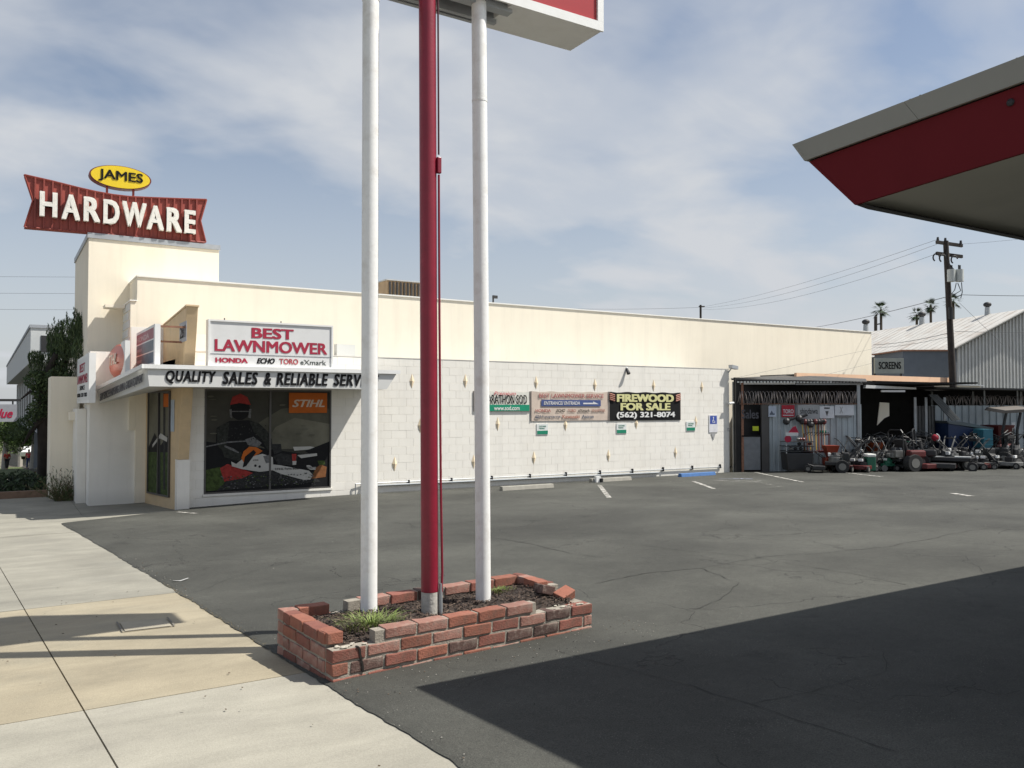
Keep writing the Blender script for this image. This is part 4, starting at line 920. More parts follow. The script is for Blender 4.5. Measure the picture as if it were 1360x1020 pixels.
# poles
M_pw = mat('pole_white', (.80,.80,.78), .5, var=.03, scale=3, bump=.10, bscale=60, stain=(.50,.46,.40), sscale=9, samt=.4)
M_conb = mat('bare_concrete_foot', (.42,.40,.36), .9, var=.2, scale=20, bump=.5)
zs = 4.75
pls = []
for (px, py, tx, r_, m_, lab) in ((490, 811, 492.5, .060, M_pw, 'white round sign pole at the left of the planter'), (571, 808, 567.5, .063, M_polered, 'dark red round sign pole in the middle of the planter'), (642, 790, 636, .059, M_pw, 'white round sign pole at the right of the planter')):
    r0 = ray(px, py); t = (.085 - EYE) / r0[2]; base = Vector((r0[0] * t, r0[1] * t, .0)); topp = onY(tx, 0, base.y); d_ = (topp - base); d_ = d_ / d_.z
    zt_ = 6.6 if m_ is M_polered or px < 500 else zs + .03
    pt = thing('sign_pole', lab, 'pole', (base.x, base.y, 0), group='poles of the tall sign'); b = MB()
    zb0 = .21 if m_ is M_polered else -.05
    if px > 600: zt_ = 4.75
    if px < 500: zt_ = 4.75
    if m_ is M_polered: zt_ = 4.75
    b.tube([base + d_ * (zb0 + (zt_ - zb0) * k / 12) for k in range(13)], r_, 28); b.build('shaft', m_, pt, smooth=True)
    if m_ is M_polered: MB().cyl(base + d_ * .0, base + d_ * .208, r_ * .985, n=24).build('bare_foot', M_conb, pt, smooth=True)
    if px < 500:
        MB().tube([base + d_ * 4.52, base + d_ * 4.55], r_ + .004, 24).build('coupling', M_pw, pt, smooth=True)
    if px > 600: MB().tube([base + d_ * 3.95, base + d_ * 3.965], r_ + .0025, 24).build('coupling', M_pw, pt, smooth=True)
    if m_ is M_polered:
        s1 = Vector((RT[0], RT[1], 0)) * .080; f1 = Vector((FW[0], FW[1], 0)) * -.01
        pth = [base + s1 + f1 + d_ * z_ for z_ in (.08, .35, 1.0, 2.2, 3.25)]; pth[1] += s1 * .15; pth[2] += s1 * .05
        MB().tube(pth, .009, 8).build('conduit', M_polered, pt, smooth=True)
        MB().tube([base + s1 + f1 + d_ * z_ for z_ in (3.40, 4.1, 4.72)], .007, 8).build('conduit', mat('dark_red_conduit', (.06,.01,.015), .5), pt, smooth=True)
        MB().tube([base + s1 + f1 + d_ * z_ for z_ in (.03, .27)], .014, 8).build('conduit_stub', M_metal, pt, smooth=True)
        jb = base + s1 + f1 + d_ * 3.32; MB().box(jb.x - .015, jb.x + .017, jb.y - .015, jb.y + .015, jb.z - .06, jb.z + .06).build('junction_box', M_polered, pt, bevel=.005)
    pls.append((base, d_))
# sign box on the poles
bsn = thing('pole_sign', 'large red and white box sign carried on the three poles', 'sign', (2.9, 5.86, zs))
ny_, fy_, rxx = 5.545, 5.99, 4.325; lxx = 1.1
body = MB().box(3.425, rxx, ny_, fy_, zs, 6.7).build('cabinet', M_steel_w, bsn)
MB().box(lxx, 3.424, ny_, fy_, zs + .10, 6.7).build('cabinet', M_steel_w, bsn)
un = MB(); un.box(lxx, 3.424, ny_ + .04, fy_ - .04, zs + .06, zs + .098); un.build('underside_shade', M_dark, bsn)  # dark panel paints in the shade of the open cabinet bottom
ch = MB(); ch.box(lxx, 3.47, 5.60, 5.68, zs - .03, zs + .058); ch.box(lxx, 3.45, 5.82, 5.86, zs - .035, zs + .058); ch.box(lxx, 3.424, fy_ - .038, fy_, zs + .0, zs + .098); ch.box(lxx, 3.424, ny_, ny_ + .038, zs + .04, zs + .098); ch.build('channel_beam', M_cap, bsn)
M_face = mat('red_sign_face', (.36,.026,.03), .35, var=.04, scale=2)
MB().box(lxx + .05, rxx - .05, ny_ - .006, ny_ - .0005, zs + .075, 6.62).build('face_panel', M_face, bsn); MB().box(lxx + .05, rxx - .05, fy_ + .0005, fy_ + .006, zs + .075, 6.62).build('face_panel', M_face, bsn)
ft = MB(); ft.box(lxx, rxx + .012, ny_ - .025, ny_ - .0065, zs - .004, zs + .074); ft.box(rxx - .049, rxx + .012, ny_ - .025, ny_ - .0065, zs + .0745, 6.7); ft.build('retainer_trim', M_steel_w, bsn)

# ---------------------------------------------------------------- petrol station canopy on the right
P0 = onD(1052, 192, 5.0); P1 = onD(1135, 272, 4.78); Pm = onD(1068, 213.5, 4.955)
dv = Vector((RT[0] * .761 - FW[0], RT[1] * .761 - FW[1], .108)); Xv = Vector((1, 0, 0)); TT, XX = 9.0, 15.0
dv2 = Vector((dv.x, dv.y, .119))
cn = thing('station_canopy', 'large station canopy with dark red fascia and pale trim at the upper right', 'canopy', (9, 1, 0))
def quadslab(name, a, b_, c, d_, nrm, m, par):
    return MB().prism([a, b_, c, d_], nrm).build(name, m, par)
M_trim = mat('canopy_trim', (.25,.25,.225), .6, var=.05); M_fred = mat('canopy_red', (.125,.012,.017), .75, spec=.15, var=.10, scale=2, stain=(.10,.008,.012), sscale=2, samt=.5); M_sof = mat('canopy_soffit', (.38,.385,.35), .6, var=.08, scale=1.5, stain=(.29,.295,.27), sscale=1, samt=.4)
inn = Vector((.04, .06, 0)) * -1
inX = Vector((.02, -.02, 0))
# top trim and red fascia along the street side
quadslab('trim_panel', P0, P0 + dv * .55, Pm + dv * .55, Pm, Vector((.02, .002, 0)), M_trim, cn)
quadslab('trim_panel', P0 + dv * .5515, P0 + dv * TT, Pm + dv * TT, Pm + dv * .5515, Vector((.02, .002, 0)), M_trim, cn)
Pr = Pm + Vector((.03, -.01, -.004))
quadslab('red_fascia', Pr, Pr + dv * TT, P1 + dv2 * TT, P1, Vector((.02, .002, 0)), M_fred, cn)
# the same along the far side
quadslab('trim_panel', P0 + Xv * .0 + Vector((.001, 0, 0)), P0 + Xv * XX, Pm + Xv * XX, Pm + Vector((.001, 0, 0)), Vector((0, -.02, 0)), M_trim, cn)
quadslab('red_fascia', Pr, Pr + Xv * XX, P1 + Xv * XX, P1, Vector((0, -.02, 0)), M_fred, cn)
quadslab('soffit', P1 + Vector((.03, -.03, .004)), P1 + Xv * XX + Vector((0, -.03, .004)), P1 + Xv * XX + dv2 * TT, P1 + dv2 * TT + Vector((.03, 0, 0)), Vector((0, 0, .03)), M_sof, cn)
quadslab('roof_deck', P0 + Vector((.03, -.03, -.03)), P0 + Xv * XX + Vector((0, -.03, -.03)), P0 + Xv * XX + dv * TT, P0 + dv * TT + Vector((.03, 0, -.03)), Vector((0, 0, -.03)), M_sof, cn)
MB().prism([P1 + Vector((.02, -.002, -.002)), P1 + Xv * XX + Vector((0, 0, -.002)), P1 + Xv * XX + Vector((0, -.05, -.03)), P1 + Vector((.05, -.05, -.03))], (0, -.05, 0)).build('edge_angle', M_dark, cn)
for (t, f_) in ((.9, .75), (2.15, .35), (2.25, .72), (.85, .2)):
    a = Pr + dv * t; c = P1 + dv2 * t; p = a + (c - a) * f_; MB().ball((p.x - .004, p.y, p.z), .012, .02, .02, 8).build('rivet', M_dark, cn)
dbr = MB(); rr = random.Random(2)
for i in range(26):
    t = rr.uniform(.5, 2.6); p = P0 + dv * t + Vector((.01, 0, 0)); s_ = rr.uniform(.004, .011); dbr.ball((p.x, p.y, p.z + s_ * .4), s_ * 1.5, s_ * 1.6, s_, 6)
dbr.build('roof_gravel', M_dark, cn, kind='stuff')
for (x, y) in ((7.5, 1.2), (7.5, -3.8), (13.5, 1.2)): MB().box(x - .12, x + .12, y - .12, y + .12, g(x, y) - .05, 3.02 + (2.5 - y) * .09).build('column', M_trim, cn)

# ---------------------------------------------------------------- storage sheds, right
def TF(s_, d_, z_): x, y = Wd(s_, d_); return (x, y, z_)
RZ = math.atan2(RT[1], RT[0])
def LB(): return MB(TF)
D0 = 27.1
def pS(px, d=D0): return (px - 680) / FPX * d
def pZ(py, d=D0): return EYE + (540 - py) / FPX * d
sx, sy = Wd(9, D0)
gz0 = g(sx, sy)
sh = thing('corrugated_shed', 'open lean-to of grey corrugated steel with coiled wire above its wall', 'shed', (sx, sy, gz0))
def corr(b, s0, s1, d, z0, z1, pitch=.19, dep=.035, axis='s'):     # ribbed sheet: trapezoid ribs
    pts = []; s_ = s0; k = 0
    while s_ < s1:
        pts += [(s_, 0), (s_ + pitch * .45, 0), (s_ + pitch * .55, dep), (s_ + pitch * .9, dep)]; s_ += pitch
    vs = []; 
    for a, o in pts: vs += [(min(a, s1), d - o, z0), (min(a, s1), d - o, z1)]
    b.add(vs, [(2 * i, 2 * i + 2, 2 * i + 3, 2 * i + 1) for i in range(len(pts) - 1)])
b = LB(); corr(b, pS(1022), pS(1144), D0 + .05, gz0 - .1, pZ(537)); b.build('corrugated_wall', M_corr, sh)
for px, w in ((973, .09), (984, .06)): LB().box(pS(px), pS(px) + w * 1.3, D0 - .03, D0 + .06, gz0 - .15, pZ(507)).build('post', M_metal if px < 980 else M_rust, sh)
LB().box(pS(1011), pS(1021), D0 - .02, D0 + .1, gz0 - .15, pZ(537)).build('post', mat('dark_board', (.09,.085,.08), .8), sh)
LB().box(pS(1138), pS(1142), D0 - .03, D0 + .03, gz0 - .1, pZ(511)).build('post', M_metal, sh)
LB().box(pS(976), pS(1056), D0 - .02, D0 + .05, pZ(510.5), pZ(508)).build('header', M_steel_w, sh)
LB().box(pS(1057), pS(1146), D0 - .02, D0 + .05, pZ(511), pZ(509)).build('header', M_metal, sh)
LB().box(pS(978), pS(1138), D0 - .03, D0 + .0, pZ(537), pZ(536)).build('rail', M_rust, sh)
# roof
M_rf = mat('shed_roof_dark', (.055,.055,.052), .7, var=.2, stain=(.10,.07,.05), sscale=2, samt=.5)
b = LB(); b.add([(pS(970), D0 - .12, pZ(503)), (pS(1150), D0 - .12, pZ(507)), (pS(1150, D0 + 2), D0 + 2, pZ(503, D0 + 2)), (pS(1058, D0 + 2), D0 + 2, pZ(497.5, D0 + 2)), (pS(975), D0 + .4, pZ(501.5))], [(0, 1, 2, 3, 4)])
b2 = LB(); b2.add([(pS(970), D0 - .12, pZ(503) - .05), (pS(1150), D0 - .12, pZ(507) - .05), (pS(1150), D0 - .12, pZ(507)), (pS(970), D0 - .12, pZ(503))], [(0, 1, 2, 3)])
rf = b.build('roof_sheet', M_rf, sh); b2.build('roof_edge', M_rf, sh)
sc_ = LB()
for i in range(38): s_ = pS(978) + i * .108; sc_.box(s_, s_ + .065, D0 - .12, D0 - .06, pZ(508.5), pZ(506.5))
sc_.build('scalloped_closure', M_grey_w, sh)
FY = 19.0; fb0 = onY(1058, 499, FY); fb1 = onY(1262, 499, FY)
MB().box(fb0.x, fb1.x, FY, FY + .1, fb0.z - .10, fb0.z + .10).build('fascia_board', mat('salmon_board', (.80,.52,.34), .8, var=.05), sh)
MB().box(fb0.x, fb1.x, FY + .101, 20.6, fb0.z - .02, fb0.z + .06).build('roof_sheet', M_rf, sh)
# shade of the shed interior, put into the colour of a near-black sheet
MB().box(20.36, 31.5, 19.10, 19.16, -.75, 2.50).build('shade_back_wall', mat('interior_shade', (.022,.021,.02), .9, var=.3), sh)
low = thing('low_cream_annex', 'low cream block annex showing between the shed roof and the utility pole', 'building', (31, 19.5, -.6)); MB().box(30.46, 35.2, 19.3, 26, -.7, 2.42).build('wall', M_cream, low); MB().box(30.46, 35.3, 19.2, 26.1, 2.423, 2.46).build('roof_edge', M_cap, low)
c1 = TF(pS(1000), D0 + .05, 2.3); c2 = TF(pS(1300), D0 + .05, 2.3); c3 = (Wd(15.4, 31.9)[0], 19.08, 2.3); c4 = (Wd(7.9, 27.3)[0], 19.08, 2.3)
MB().prism([c1, c2, c3, c4], (0, 0, .05)).build('sun_block_ceiling', mat('interior_shade', (0,0,0)), sh)  # added sheet, stretched back to keep the sun out of the opening
# coils of wire
b = LB(); rr = random.Random(4)
for i in range(46):
    s_ = pS(980) + i * (pS(1136) - pS(980)) / 45; R_ = .22; pts = [(s_ + .05 * math.sin(a * 1.0 + i), D0 - .02 + R_ * .5 * math.cos(a), pZ(528.5) + R_ * math.sin(a)) for a in [2 * math.pi * k / 14 for k in range(15)]]
    b.tube(pts, .0085, 4, cap=False)
b.build('wire_coil', mat('coil_wire', (.34,.30,.28), .5, metal=.5), sh, kind='stuff')
# door recess furniture
cabx = thing('counter_cabinet', 'pale grey chest cabinet in the dark doorway of the shed', 'cabinet', TF(pS(1000), D0 + .7, gz0))
LB().box(pS(985), pS(1009), D0 - .02, D0 + .05, gz0 + .05, pZ(580)).build('cabinet_body', P_(.20,.21,.22), cabx); LB().box(pS(984.5), pS(1009.5), D0 - .04, D0 + .05, pZ(580) + .003, pZ(578)).build('cabinet_top', M_black, cabx)
text(cabx, 'lettering', 'Sales', TF(pS(984.5), D0 - .03, pZ(556)), (RT[0], RT[1], 0), pS(1007) - pS(984.5), .30, P_(.09,.09,.10), ext=.003, bold=.02)
tag(LB().box(pS(999), pS(1007), D0 - .02, D0 - .015, pZ(572), pZ(566)).build('yellow_note', P_(.45,.52,.04)), 'small lime yellow paper above the cabinet in the shed doorway', 'paper')
# boards on the shed wall
def board(px0, px1, py0, py1, m, label, txt=(), d=D0, cat='sign'):
    t = thing('wall_sign', label, cat, TF(pS((px0 + px1) / 2), d, pZ(py1)))
    LB().box(pS(px0), pS(px1), d - .05, d - .025, pZ(py1), pZ(py0)).build('panel', m, t)
    for s_, a, c, y0, y1, mm, bo, shr in txt:
        text(t, 'lettering', s_, TF(pS(a), d - .051, pZ(y1)), (RT[0], RT[1], 0), pS(c) - pS(a), pZ(y0) - pZ(y1), mm, bold=bo, shear=shr, ext=.003)
    return t
wt = P_(.62,.64,.66)
b_ = board(1020, 1030, 539.5, 553.5, P_(.45,.50,.58), 'small pale blue board at the left end of the shed wall'); LB().box(pS(1021.5), pS(1028), D0 - .054, D0 - .0505, pZ(551), pZ(549)).build('printed_stripe', P_(.12,.14,.18), b_); LB().prism([(pS(1022), D0 - .052, pZ(549)), (pS(1026), D0 - .052, pZ(549)), (pS(1024), D0 - .052, pZ(545))], (0, -.003, 0)).build('printed_peak', P_(.12,.14,.18), b_)
b_ = board(1037.5, 1054.5, 538, 554, P_(.38,.035,.05), 'red square brand board on the shed wall', [('TORO', 1039, 1053, 543.5, 549, wt, .02, 0)]); LB().box(pS(1039), pS(1053), D0 - .054, D0 - .0505, pZ(552), pZ(551)).build('printed_line', wt, b_)
board(1058.5, 1087, 537.5, 556.5, P_(.36,.37,.37), 'large grey brand board between the red board and white boards', [('shindaiwa', 1062, 1085, 542, 549.5, M_black, .0, 0)])
b_ = board(1087.5, 1107, 539.5, 555.5, wt, 'white board with a small dark triangle on the shed wall'); LB().prism([(pS(1095), D0 - .052, pZ(546)), (pS(1099.5), D0 - .052, pZ(546)), (pS(1097.3), D0 - .052, pZ(553))], (0, -.003, 0)).build('triangle_mark', P_(.10,.10,.10), b_); LB().box(pS(1093.5), pS(1101), D0 - .054, D0 - .0505, pZ(542.8), pZ(541.2)).build('printed_line', M_black, b_)
b_ = board(1108, 1133, 538, 551.5, wt, 'wide white board with a grey cross mark at the right end of the shed wall'); LB().box(pS(1110), pS(1130), D0 - .054, D0 - .0505, pZ(554.5), pZ(552.5)).build('lower_strip', P_(.2,.2,.2), b_); text(b_, 'lettering', 'X', TF(pS(1114), D0 - .051, pZ(549)), (RT[0], RT[1], 0), .11, .22, P_(.3,.3,.3), ext=.003)
b_ = board(1087, 1096.5, 563, 575.5, P_(.66,.70,.66), 'white and green notice lower on the shed wall behind the trimmers'); LB().box(pS(1087.5), pS(1096), D0 - .054, D0 - .0505, pZ(575), pZ(571.5)).build('green_band', P_(.02,.30,.20), b_)

# second shed bay, fences and roofs further right
D1 = 29.0; g1 = g(*Wd(16, D1))
fe = thing('corrugated_fence', 'pale grey corrugated steel fence behind the mowers at the far right', 'fence', TF(pS(1300, D1), D1, g1))
b = LB(); corr(b, pS(1236, D1), pS(1440, D1), D1, g1 - .15, pZ(538.5, D1), .24, .04); b.build('corrugated_sheet', M_corr, fe)
b = LB(); corr(b, pS(1217, D1 - .6), pS(1240, D1 - .6), D1 - .6, g1 - .15, pZ(539, D1 - .6), .11, .06); b.build('folded_panel', mat('dark_corrugated', (.15,.15,.145), .6), fe)
for px in (1213, 1227.5, 1252): LB().box(pS(px, D1 - .8), pS(px, D1 - .8) + .08, D1 - .85, D1 - .8, g1 - .15, pZ(528, D1)).build('post', M_metal, fe)
for px in (1308, 1352): LB().box(pS(px, D1), pS(px, D1) + .05, D1 + .06, D1 + .1, pZ(540, D1), pZ(518, D1)).build('post', M_metal, fe)
b = LB(); rr = random.Random(9)
for i in range(60):
    s_ = pS(1253, D1) + i * (pS(1440, D1) - pS(1253, D1)) / 59; R_ = .17; zc = pZ(532, D1) + rr.uniform(-.03, .03)
    b.tube([(s_ + .06 * math.sin(a + i), D1 + R_ * .5 * math.cos(a), zc + R_ * math.sin(a)) for a in [2 * math.pi * k / 12 for k in range(13)]], .009, 4, cap=False)
b.build('wire_coil', mat('coil_wire', (0,0,0)), fe, kind='stuff')
rs2 = thing('steel_carport', 'long low dark roof over the fence at the far right', 'shed', TF(pS(1300, D1), D1 + 1, g1))
b = LB(); b.prism([(pS(1226, D1), D1 - .9, pZ(514.5, D1)), (pS(1460, D1), D1 - .9, pZ(519, D1)), (pS(1460, D1), D1 + 3.5, pZ(519, D1) + .08), (pS(1226, D1), D1 + 3.5, pZ(514.5, D1) + .08)], (0, 0, -.06)); b.build('roof_sheet', M_rf, rs2)
b = LB(); b.box(pS(1226, D1), pS(1460, D1), D1 + 3.0, D1 + 3.1, g1 - .2, pZ(516, D1)); b.build('shade_back_wall', mat('interior_shade', (0,0,0)), rs2)  # same near-black tone, shade put into the colour
for px in (1228, 1290, 1350, 1420): LB().box(pS(px, D1), pS(px, D1) + .08, D1 + 2.8, D1 + 2.9, g1 - .2, pZ(518, D1)).build('post', M_metal, rs2)
tag(LB().prism([(pS(1148), D0 - .1, pZ(515.5)), (pS(1231), D0 + .7, pZ(516.5)), (pS(1231), D0 + .7, pZ(514)), (pS(1149), D0 - .1, pZ(511.3))], (0, .2, 0)).build('white_beam', M_steel_w), 'long white metal beam lying under the shed eave', 'beam')
tag(LB().box(pS(1176), pS(1208), D0 + .3, D0 + .36, pZ(520.5), pZ(518)).build('white_tube', M_steel_w), 'short white tube hanging below the long white beam', 'tube')
tag(LB().prism([(pS(1186), D0 + 1.2, pZ(566)), (pS(1196), D0 + 1.2, pZ(556)), (pS(1203), D0 + 1.2, pZ(553)), (pS(1203), D0 + 1.2, pZ(535)), (pS(1190), D0 + 1.2, pZ(534))], (0, .04, 0)).build('lit_wall_panel', M_cream), 'cream panel standing for the sunlit wall seen through the dark shed opening', 'panel')  # sunlit piece of wall put in as a cream panel
# slanted ramp sheet
rp = thing('ramp_sheet', 'ribbed dark steel sheet leaning down from the roof onto the blue trailer', 'ramp', TF(pS(1250, 28), 28, 0))
a = (pS(1233, 28), 28, pZ(524, 28)); c = (pS(1245, 28), 28, pZ(524, 28)); d_ = (pS(1269, 28), 27.7, pZ(557, 28)); e = (pS(1258, 28), 27.7, pZ(559, 28))
LB().prism([a, c, d_, e], (0, .03, 0)).build('sheet', mat('ramp_steel', (.035,.04,.04), .6), rp)
for k in range(6):
    f_ = (k + .5) / 6; p = [a[i] + (c[i] - a[i]) * f_ for i in range(3)]; q_ = [e[i] + (d_[i] - e[i]) * f_ for i in range(3)]; LB().tube([(p[0], p[1] - .02, p[2]), (q_[0], q_[1] - .02, q_[2])], .009, 4).build('rib', mat('ramp_rib', (.22,.23,.23), .5), rp)
tr_ = thing('blue_trailer', 'dark blue trailer with a grey folding lid behind the mowers', 'trailer', TF(pS(1280, 27.6), 27.6, g1))
Dt = 27.6; gt = g(*Wd(pS(1280, Dt), Dt))
LB().prism([(pS(1259, Dt), Dt, gt + .35), (pS(1303, Dt), Dt, gt + .35), (pS(1303, Dt), Dt, pZ(571, Dt)), (pS(1259, Dt), Dt, pZ(562, Dt))], (0, 1.4, 0)).build('body', mat('navy_paint', (.012,.03,.085), .45), tr_)
LB().prism([(pS(1256, Dt), Dt - .05, pZ(559, Dt)), (pS(1275, Dt), Dt - .05, pZ(560, Dt)), (pS(1318, Dt), Dt - .05, pZ(568, Dt)), (pS(1318, Dt), Dt - .05, pZ(571, Dt)), (pS(1259, Dt), Dt - .05, pZ(562.5, Dt))], (0, 1.3, 0)).build('lid', mat('lid_grey', (.10,.12,.125), .5), tr_)
for s_ in (pS(1266, Dt), pS(1296, Dt)): LB().cyl((s_, Dt - .06, gt + .27), (s_, Dt + .12, gt + .27), .27, n=16).build('wheel', M_rub, tr_)
tl = thing('teal_cabinet', 'teal steel cabinet standing between the blue trailer and red machine', 'cabinet', TF(pS(1309, 27), 27, g1))
LB().box(pS(1303, 27), pS(1315.5, 27), 26.9, 27.5, gt, pZ(570, 27)).build('body', mat('teal_paint', (.03,.15,.20), .5), tl)
for k in range(3): z_ = pZ(584 + k * 7, 27); LB().box(pS(1303, 27) + .01, pS(1315.5, 27) - .01, 26.88, 26.898, z_, z_ + .03).build('drawer_lip', P_(.06,.24,.30), tl)

# ---------------------------------------------------------------- mowers and machines
M_mr = mat('machine_red', (.10,.012,.011), .5, var=.3); M_mo = mat('machine_orange', (.26,.055,.014), .5, var=.25); M_mg = mat('machine_green', (.02,.13,.075), .5, var=.1); M_mk = mat('machine_black', (.02,.02,.021), .5, var=.15)
M_ms = mat('machine_silver', (.19,.19,.18), .45, var=.35, metal=.4); M_my = mat('machine_yellow', (.58,.38,.05), .5, var=.1); M_rim = mat('wheel_rim', (.18,.175,.16), .5, var=.1)
def wheel(par, x, y, r_, w):
    t = MB(); t.cyl((x, y - w / 2, r_), (x, y + w / 2, r_), r_, n=16); o = t.build('wheel', M_rub, par, local=True, bevel=.012)
    MB().cyl((x, y - w / 2 - .006, r_), (x, y + w / 2 + .006, r_), r_ * .55, n=12).build('rim', M_rim, o, local=True); return o
def engine(par, x, y, z_, s_=1., m=M_mk):
    e = MB(); e.cyl((x, y, z_), (x, y, z_ + .10 * s_), .15 * s_, n=14); e.box(x - .11 * s_, x + .11 * s_, y - .10 * s_, y + .16 * s_, z_ + .02, z_ + .15 * s_)
    o = e.build('engine', m, par, local=True, bevel=.01)
    MB().cyl((x, y, z_ + .15 * s_), (x, y, z_ + .21 * s_), .11 * s_, .08 * s_, n=14).build('recoil_cover', M_mk, o, local=True)
    MB().cyl((x + .15 * s_, y - .05, z_ + .07), (x + .15 * s_, y + .09, z_ + .07), .045 * s_, n=8).build('muffler', M_ms, o, local=True)
    MB().box(x - .16 * s_, x - .10 * s_, y - .06, y + .08, z_ + .12 * s_, z_ + .20 * s_).build('fuel_tank', M_steel_w, o, local=True, bevel=.01)
def rod(par, name, pts, r_=.013, m=M_mk): return MB().tube(pts, r_, 6).build(name, m, par, local=True, smooth=True)
def push_mower():
    t = thing('push_mower', '', 'lawn mower')
    d = MB(); n = 16; pr = []
    for i in range(n): a_ = 2 * math.pi * i / n; pr.append((math.copysign(abs(math.cos(a_)) ** .6, math.cos(a_)) * .34, math.copysign(abs(math.sin(a_)) ** .6, math.sin(a_)) * .26, .09))
    d.prism(pr, (0, 0, .12)); d.build('deck', M_mr, t, local=True, bevel=.02)
    for (x, y, r_) in ((-.30, -.28, .10), (-.30, .28, .10), (.32, -.28, .13), (.32, .28, .13)): wheel(t, x, y, r_, .05)
    engine(t, -.02, 0, .21)
    rod(t, 'handle', [(.30, -.22, .2), (.75, -.22, .75), (.95, -.22, 1.0), (1.0, -.15, 1.04), (1.0, .15, 1.04), (.95, .22, 1.0), (.75, .22, .75), (.30, .22, .2)])
    rod(t, 'control_bar', [(.88, -.22, .92), (.9, 0, .99), (.88, .22, .92)], .009, M_ms)
    g_ = MB(); g_.prism([(.36, -.20, .15), (.85, -.20, .35), (.80, -.20, .60), (.40, -.20, .38)], (0, .40, 0)); g_.build('grass_bag', M_mk, t, local=True, bevel=.03)
    return t
def walk_behind():
    t = thing('walk_behind_mower', '', 'lawn mower')
    MB().prism([(-.62,-.48,.08),(-.25,-.50,.08),(-.25,.50,.08),(-.62,.48,.08)], (0,0,.13)).build('deck', M_mr, t, local=True, bevel=.02)
    MB().box(-.25, .42, -.24, .24, .22, .34).build('chassis', M_mk, t, local=True, bevel=.02)
    for y in (-.33, .33): wheel(t, .25, y, .20, .14); wheel(t, -.75, y, .11, .07)
    engine(t, .05, 0, .34, 1.3, M_ms); 
    MB().box(.28, .46, -.2, .2, .36, .62).build('fuel_tank', M_mk, t, local=True, bevel=.04)
    for y in (-.25, .25): rod(t, 'handle', [(.35, y, .34), (.7, y, .75), (1.0, y, 1.02), (1.18, y * .9, 1.05)], .017)
    rod(t, 'handle_bar', [(1.0, -.25, 1.02), (1.05, 0, 1.12), (1.0, .25, 1.02)], .012, M_ms); MB().box(.92, 1.05, -.16, .16, .93, 1.03).build('control_panel', M_mk, t, local=True, bevel=.01)
    for y in (-.36, .36): rod(t, 'caster_arm', [(-.60, y, .21), (-.75, y, .26), (-.75, y, .12)], .014, M_mk)
    return t
def zero_turn():
    t = thing('riding_mower', '', 'riding mower')
    MB().prism([(-.55,-.68,.10),(-.42,-.72,.10),(.12,-.72,.10),(.2,-.6,.10),(.2,.6,.10),(.12,.72,.10),(-.42,.72,.10),(-.55,.68,.10)], (0,0,.15)).build('deck', M_mr, t, local=True, bevel=.02)
    MB().box(-.95, .75, -.28, .28, .30, .42).build('chassis', M_mk, t, local=True, bevel=.02)
    for y in (-.48, .48): wheel(t, .42, y, .27, .24)
    for y in (-.42, .42): wheel(t, -1.0, y, .15, .11); rod(t, 'caster_fork', [(-.9, y * .6, .38), (-1.0, y, .38), (-1.0, y, .2)], .02)
    engine(t, .68, 0, .42, 1.5, M_ms)
    MB().box(.0, .40, -.27, .27, .46, .58).build('seat', M_mk, t, local=True, bevel=.04); MB().prism([(.36,-.25,.56),(.44,-.25,.56),(.56,-.25,.98),(.46,-.25,1.0)], (0,.5,0)).build('seat_back', M_mk, t, local=True, bevel=.03)
    for y in (-.42, .42): MB().box(-.02, .55, y - .12, y + .12, .44, .66).build('fender', M_mr, t, local=True, bevel=.05); rod(t, 'steering_lever', [(-.05, y * .75, .5), (-.12, y * .75, .85), (.0, y * .2, .95)], .014)
    rod(t, 'roll_bar', [(.62, -.33, .42), (.66, -.33, 1.2), (.66, -.25, 1.28), (.66, .25, 1.28), (.66, .33, 1.2), (.62, .33, .42)], .022)
    MB().box(-.95, -.5, -.25, .25, .423, .445).build('foot_plate', M_metal, t, local=True)
    return t
def chipper():
    t = thing('chipper', '', 'wood chipper')
    MB().box(-.25, .3, -.18, .18, .2, .5).build('housing', M_mo, t, local=True, bevel=.04)
    MB().add([(-.1,-.12,.5),(.14,-.12,.5),(.14,.12,.5),(-.1,.12,.5),(-.24,-.24,.92),(.24,-.24,.92),(.24,.24,.92),(-.24,.24,.92)], [(0,1,5,4),(1,2,6,5),(2,3,7,6),(3,0,4,7),(4,5,6,7)]).build('hopper', M_mo, t, local=True)
    for y in (-.25, .25): wheel(t, .15, y, .17, .08)
    rod(t, 'leg', [(-.2, 0, .25), (-.3, 0, 0.0)], .02); rod(t, 'handle', [(-.2, -.15, .45), (-.6, -.15, .75), (-.6, .15, .75), (-.2, .15, .45)]); engine(t, .28, 0, .5, .8)
    return t
def edger():
    t = thing('edger', '', 'edger')
    MB().box(-.2, .2, -.08, .08, .16, .24).build('frame', M_mk, t, local=True); engine(t, .02, 0, .24, .8)
    for (x, y) in ((-.2, .12), (.2, .16), (.2, -.16)): wheel(t, x, y, .10, .04)
    MB().cyl((-.22, -.14, .10), (-.22, -.155, .10), .10, n=14).build('blade', M_ms, t, local=True)
    for y in (-.14, .14): rod(t, 'handle', [(.18, y * .5, .24), (.6, y, .85), (.72, y, .98)], .012, M_ms)
    rod(t, 'handle_bar', [(.66, -.16, .92), (.66, .16, .92)], .012, M_mk)
    return t
protos = {'push': push_mower(), 'walk': walk_behind(), 'zero': zero_turn(), 'chip': chipper(), 'edge': edger()}
used = set()
SW = {'red': None, 'black': {M_mr: M_mk, M_mo: M_mk}, 'green': {M_mr: M_mg, M_mo: M_mg, M_mk: M_mg}, 'orange': {M_mr: M_mo}, 'silver': {M_mr: M_ms, M_mk: M_mk}, 'yellow': {M_mr: M_my, M_mo: M_my}, 'orangered': {M_mo: M_mr}, 'pale': {M_mr: M_metal, M_ms: M_metal}}
